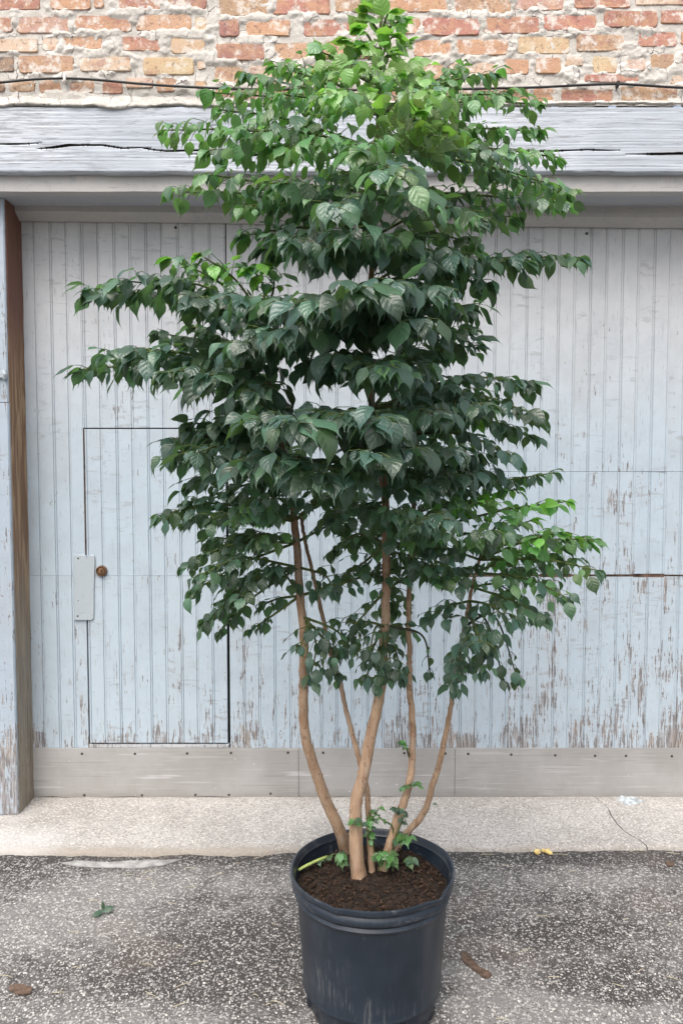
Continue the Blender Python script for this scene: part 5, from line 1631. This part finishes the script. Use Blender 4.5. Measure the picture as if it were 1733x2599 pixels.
Z4 = lambda x, y: (x / 2.24, 2150 + y / 2.24)
Z5 = lambda x, y: (1133 + x / 2.6133, 2150 + y / 2.6133)
Z3 = lambda x, y: (1133 + x / 2.6133, 1700 + y / 2.6133)

slab_shape('bark_strip', outline_px([Z5(105, 705), Z5(150, 715), Z5(165, 750), Z5(215, 800), Z5(280, 830), Z5(298, 865), Z5(258, 882), Z5(205, 840), Z5(140, 790), Z5(100, 760)]), 0.0015, 0.003, MAT['deadleaf'],
           'brown strip of bark lying on the asphalt right of the pot', 'bark strip', 0.0015)
slab_shape('dry_leaf', outline_px([Z4(55, 800), Z4(90, 788), Z4(140, 795), Z4(182, 812), Z4(178, 840), Z4(140, 848), Z4(85, 840), Z4(60, 825)]), 0.003, 0.003, MAT['deadleaf'],
           'dry brown leaf flat on the asphalt at the lower left corner', 'dead leaf', 0.001)
slab_shape('dry_leaf', outline_px([Z5(1440, 110), Z5(1470, 95), Z5(1500, 105), Z5(1510, 130), Z5(1470, 138)]), 0.003, 0.003, MAT['deadleaf'],
           'small brown leaf on the asphalt near the apron at far right', 'dead leaf', 0.001)
slab_shape('cement_splash', outline_px([Z4(350, 96), Z4(440, 82), Z4(560, 92), Z4(730, 84), Z4(860, 80), Z4(1030, 74), Z4(960, 100), Z4(880, 116), Z4(760, 128), Z4(600, 124), Z4(470, 118)]), 0.0015, 0.003, MAT['cement'],
           'pale splash of hardened cement on the asphalt by the apron edge', 'cement splash', 0.0006)
# bleached folded leaf on the apron
def folded():
    za = 0.027
    P = [gp(*Z3(*p), za) for p in ((1108, 850), (1125, 838), (1190, 834), (1255, 852), (1305, 882), (1262, 898), (1210, 906), (1175, 896), (1165, 884), (1130, 880))]
    n = len(P)
    c = sum(P, Vector()) / n
    V = [c + Vector((0, 0, .010))]
    for i, p in enumerate(P):
        V.append(c.lerp(p, .55) + Vector((0, 0, .012 if i % 2 else .004)))
    for i, p in enumerate(P):
        V.append(p + Vector((0, 0, .007 if i % 3 else .003)))
    for i, p in enumerate(P):
        V.append(p + Vector((0, 0, .0005)))
    F = [(0, 1 + i, 1 + (i + 1) % n) for i in range(n)]
    for k in range(2):
        F += [(1 + k * n + i, 1 + (k + 1) * n + i, 1 + (k + 1) * n + (i + 1) % n, 1 + k * n + (i + 1) % n) for i in range(n)]
    prop(mesh_obj('folded_leaf', V, F, MAT['driedgrey'], None, False), 'bleached grey folded leaf on the concrete apron below the kick plate', 'dead leaf')
folded()
# yellow rind lumps on the asphalt edge
def lumps():
    mb = MB()
    for (x, y, r) in ((600, 1196, .0095), (640, 1184, .0075), (665, 1190, .0085), (684, 1198, .0075), (672, 1178, .006)):
        p = gp(*Z3(x, y + 30), 0.0) + Vector((0, 0, .006))
        n, m = 10, 7
        V, F = [], []
        for j in range(m + 1):
            th = math.pi * j / m
            for k in range(n):
                a = 2 * math.pi * k / n
                rr = r * (1 + rnd.uniform(-.10, .10))
                V.append((p.x + rr * 1.15 * math.sin(th) * math.cos(a), p.y + rr * math.sin(th) * math.sin(a), r * .92 + rr * math.cos(th) * .92))
        for j in range(m):
            for k in range(n):
                F.append((j * n + k, j * n + (k + 1) % n, (j + 1) * n + (k + 1) % n, (j + 1) * n + k))
        mb.add(V, F)
    o = mb.build('fruit_rind', MAT['rind'], None, True)
    prop(o, 'lumpy yellow scrap of fruit on the asphalt at the apron edge', 'fruit scrap')
    mb = MB()
    mb.tube(catmull([gp(*Z3(690, 1226), .012), gp(*Z3(740, 1222), .008), gp(*Z3(800, 1226), .004)], 8), [.0012] * 9, 5)
    mb.build('stalk', MAT['straw'], o, True)
lumps()
# fresh leaf dropped on the asphalt
def dropped(x, y, z, d, length, lab):
    root = empty('fallen_leaf', gp(x, y, z))
    prop(root, lab, 'fallen leaf')
    return root
def fallen():
    for (x, y, z, dirs, L, lab, cls) in ((262, 2312, 0.012, [((-.75, -.5, -.05), (0, -.35, 1)), ((.9, .35, .25), (.1, -.5, .9)), ((-.1, .9, .45), (.9, -.2, .4))], .036, 'dark green leaf cluster dropped on the asphalt left of the pot', 'low'),
                                         (1100, 2042, 0.030, [((.9, -.25, -.1), (0, -.5, .9)), ((.6, .6, 0), (0, -.4, 1))], .024, 'small green leaf lying on the apron behind the right stems', 'mid')):
        p = gp(x, y, z)
        root = empty('fallen_leaf', p)
        prop(root, lab, 'fallen leaf')
        for (d, n) in dirs:
            d, n = Vector(d).normalized(), Vector(n)
            n = (n - d * n.dot(d)).normalized()
            xx = d.cross(n)
            M = Matrix(((xx.x, d.x, n.x, p.x), (xx.y, d.y, n.y, p.y), (xx.z, d.z, n.z, p.z), (0, 0, 0, 1))) @ Matrix.Diagonal((L, L, L, 1))
            o = bpy.data.objects.new('leaflet', leaf_mesh(2, cls, 1))
            o.matrix_world = M
            col.objects.link(o)
            o.parent = root
            o.matrix_parent_inverse = Matrix.Translation(-p)
fallen()
# bits of straw and grit
def litter():
    mb = MB()
    spots = [Z3(265, 1214), Z3(1255, 1190), Z5(510, 668), Z4(860, 176), Z4(1255, 140), Z4(850, 655), Z4(1135, 640), Z4(1490, 42), Z5(700, 840), Z5(395, 110), Z5(1490, 30), Z5(830, 150)]
    for k in range(44):
        if k < len(spots): c = gp(*spots[k], .004) + Vector((0, -.012, 0)); l = rnd.uniform(.012, .03)
        else:
            c = gp(rnd.uniform(0, 1733), rnd.uniform(2180, 2590), .003); l = rnd.uniform(.006, .02)
            if (c - Vector((PC.x, PC.y, c.z))).length < .2: continue
        a = rnd.uniform(-.6, .6)
        d = Vector((math.cos(a), math.sin(a), 0)) * l
        mb.tube([c - d, c + Vector((d.y, -d.x, 0)) * rnd.uniform(-.2, .2) + Vector((0, 0, .002)), c + d], [.0009, .0011, .0006], 4)
    prop(mb.build('straw_bits', MAT['straw']), 'thin pale bits of straw scattered on the asphalt', 'straw', kind='stuff')
    mb = MB()
    for k in range(9000):
        c = gp(rnd.uniform(-60, 1800), 2185 + 430 * rnd.random() ** .8, 0)
        if (c - Vector((PC.x, PC.y, 0))).length < .158: continue
        s = rnd.uniform(.0012, .0034)
        a = rnd.uniform(0, 6.28)
        sx, sy, sz = s * rnd.uniform(.8, 1.5), s * rnd.uniform(.7, 1.1), s * rnd.uniform(.35, .7)
        ca, sa = math.cos(a), math.sin(a)
        R_ = lambda x, y, z: (c.x + x * ca - y * sa, c.y + x * sa + y * ca, z)
        mb.add([R_(sx, 0, -.0005), R_(0, sy, -.0005), R_(-sx, 0, -.0005), R_(0, -sy, -.0005), R_(sx * .5, sy * .45, sz), R_(-sx * .55, sy * .3, sz), R_(0, -sy * .6, sz)],
               [(4, 5, 6), (0, 1, 4), (1, 5, 4), (1, 2, 5), (2, 6, 5), (2, 3, 6), (3, 0, 6), (0, 4, 6)])
    t = NT('loose_stone_grit')
    oi = t.n('ShaderNodeNewGeometry').outputs['Random Per Island']
    c = t.ramp(oi, [(0.0, (0.07, 0.066, 0.062)), (0.45, (0.22, 0.21, 0.20)), (0.7, (0.42, 0.40, 0.38)), (1.0, (0.72, 0.70, 0.66))])
    m = t.done(t.bsdf(c, 0.7, 0.3))
    prop(mb.build('loose_grit', m), 'pale and dark stone grit bedded in the asphalt surface', 'grit', kind='stuff')
litter()
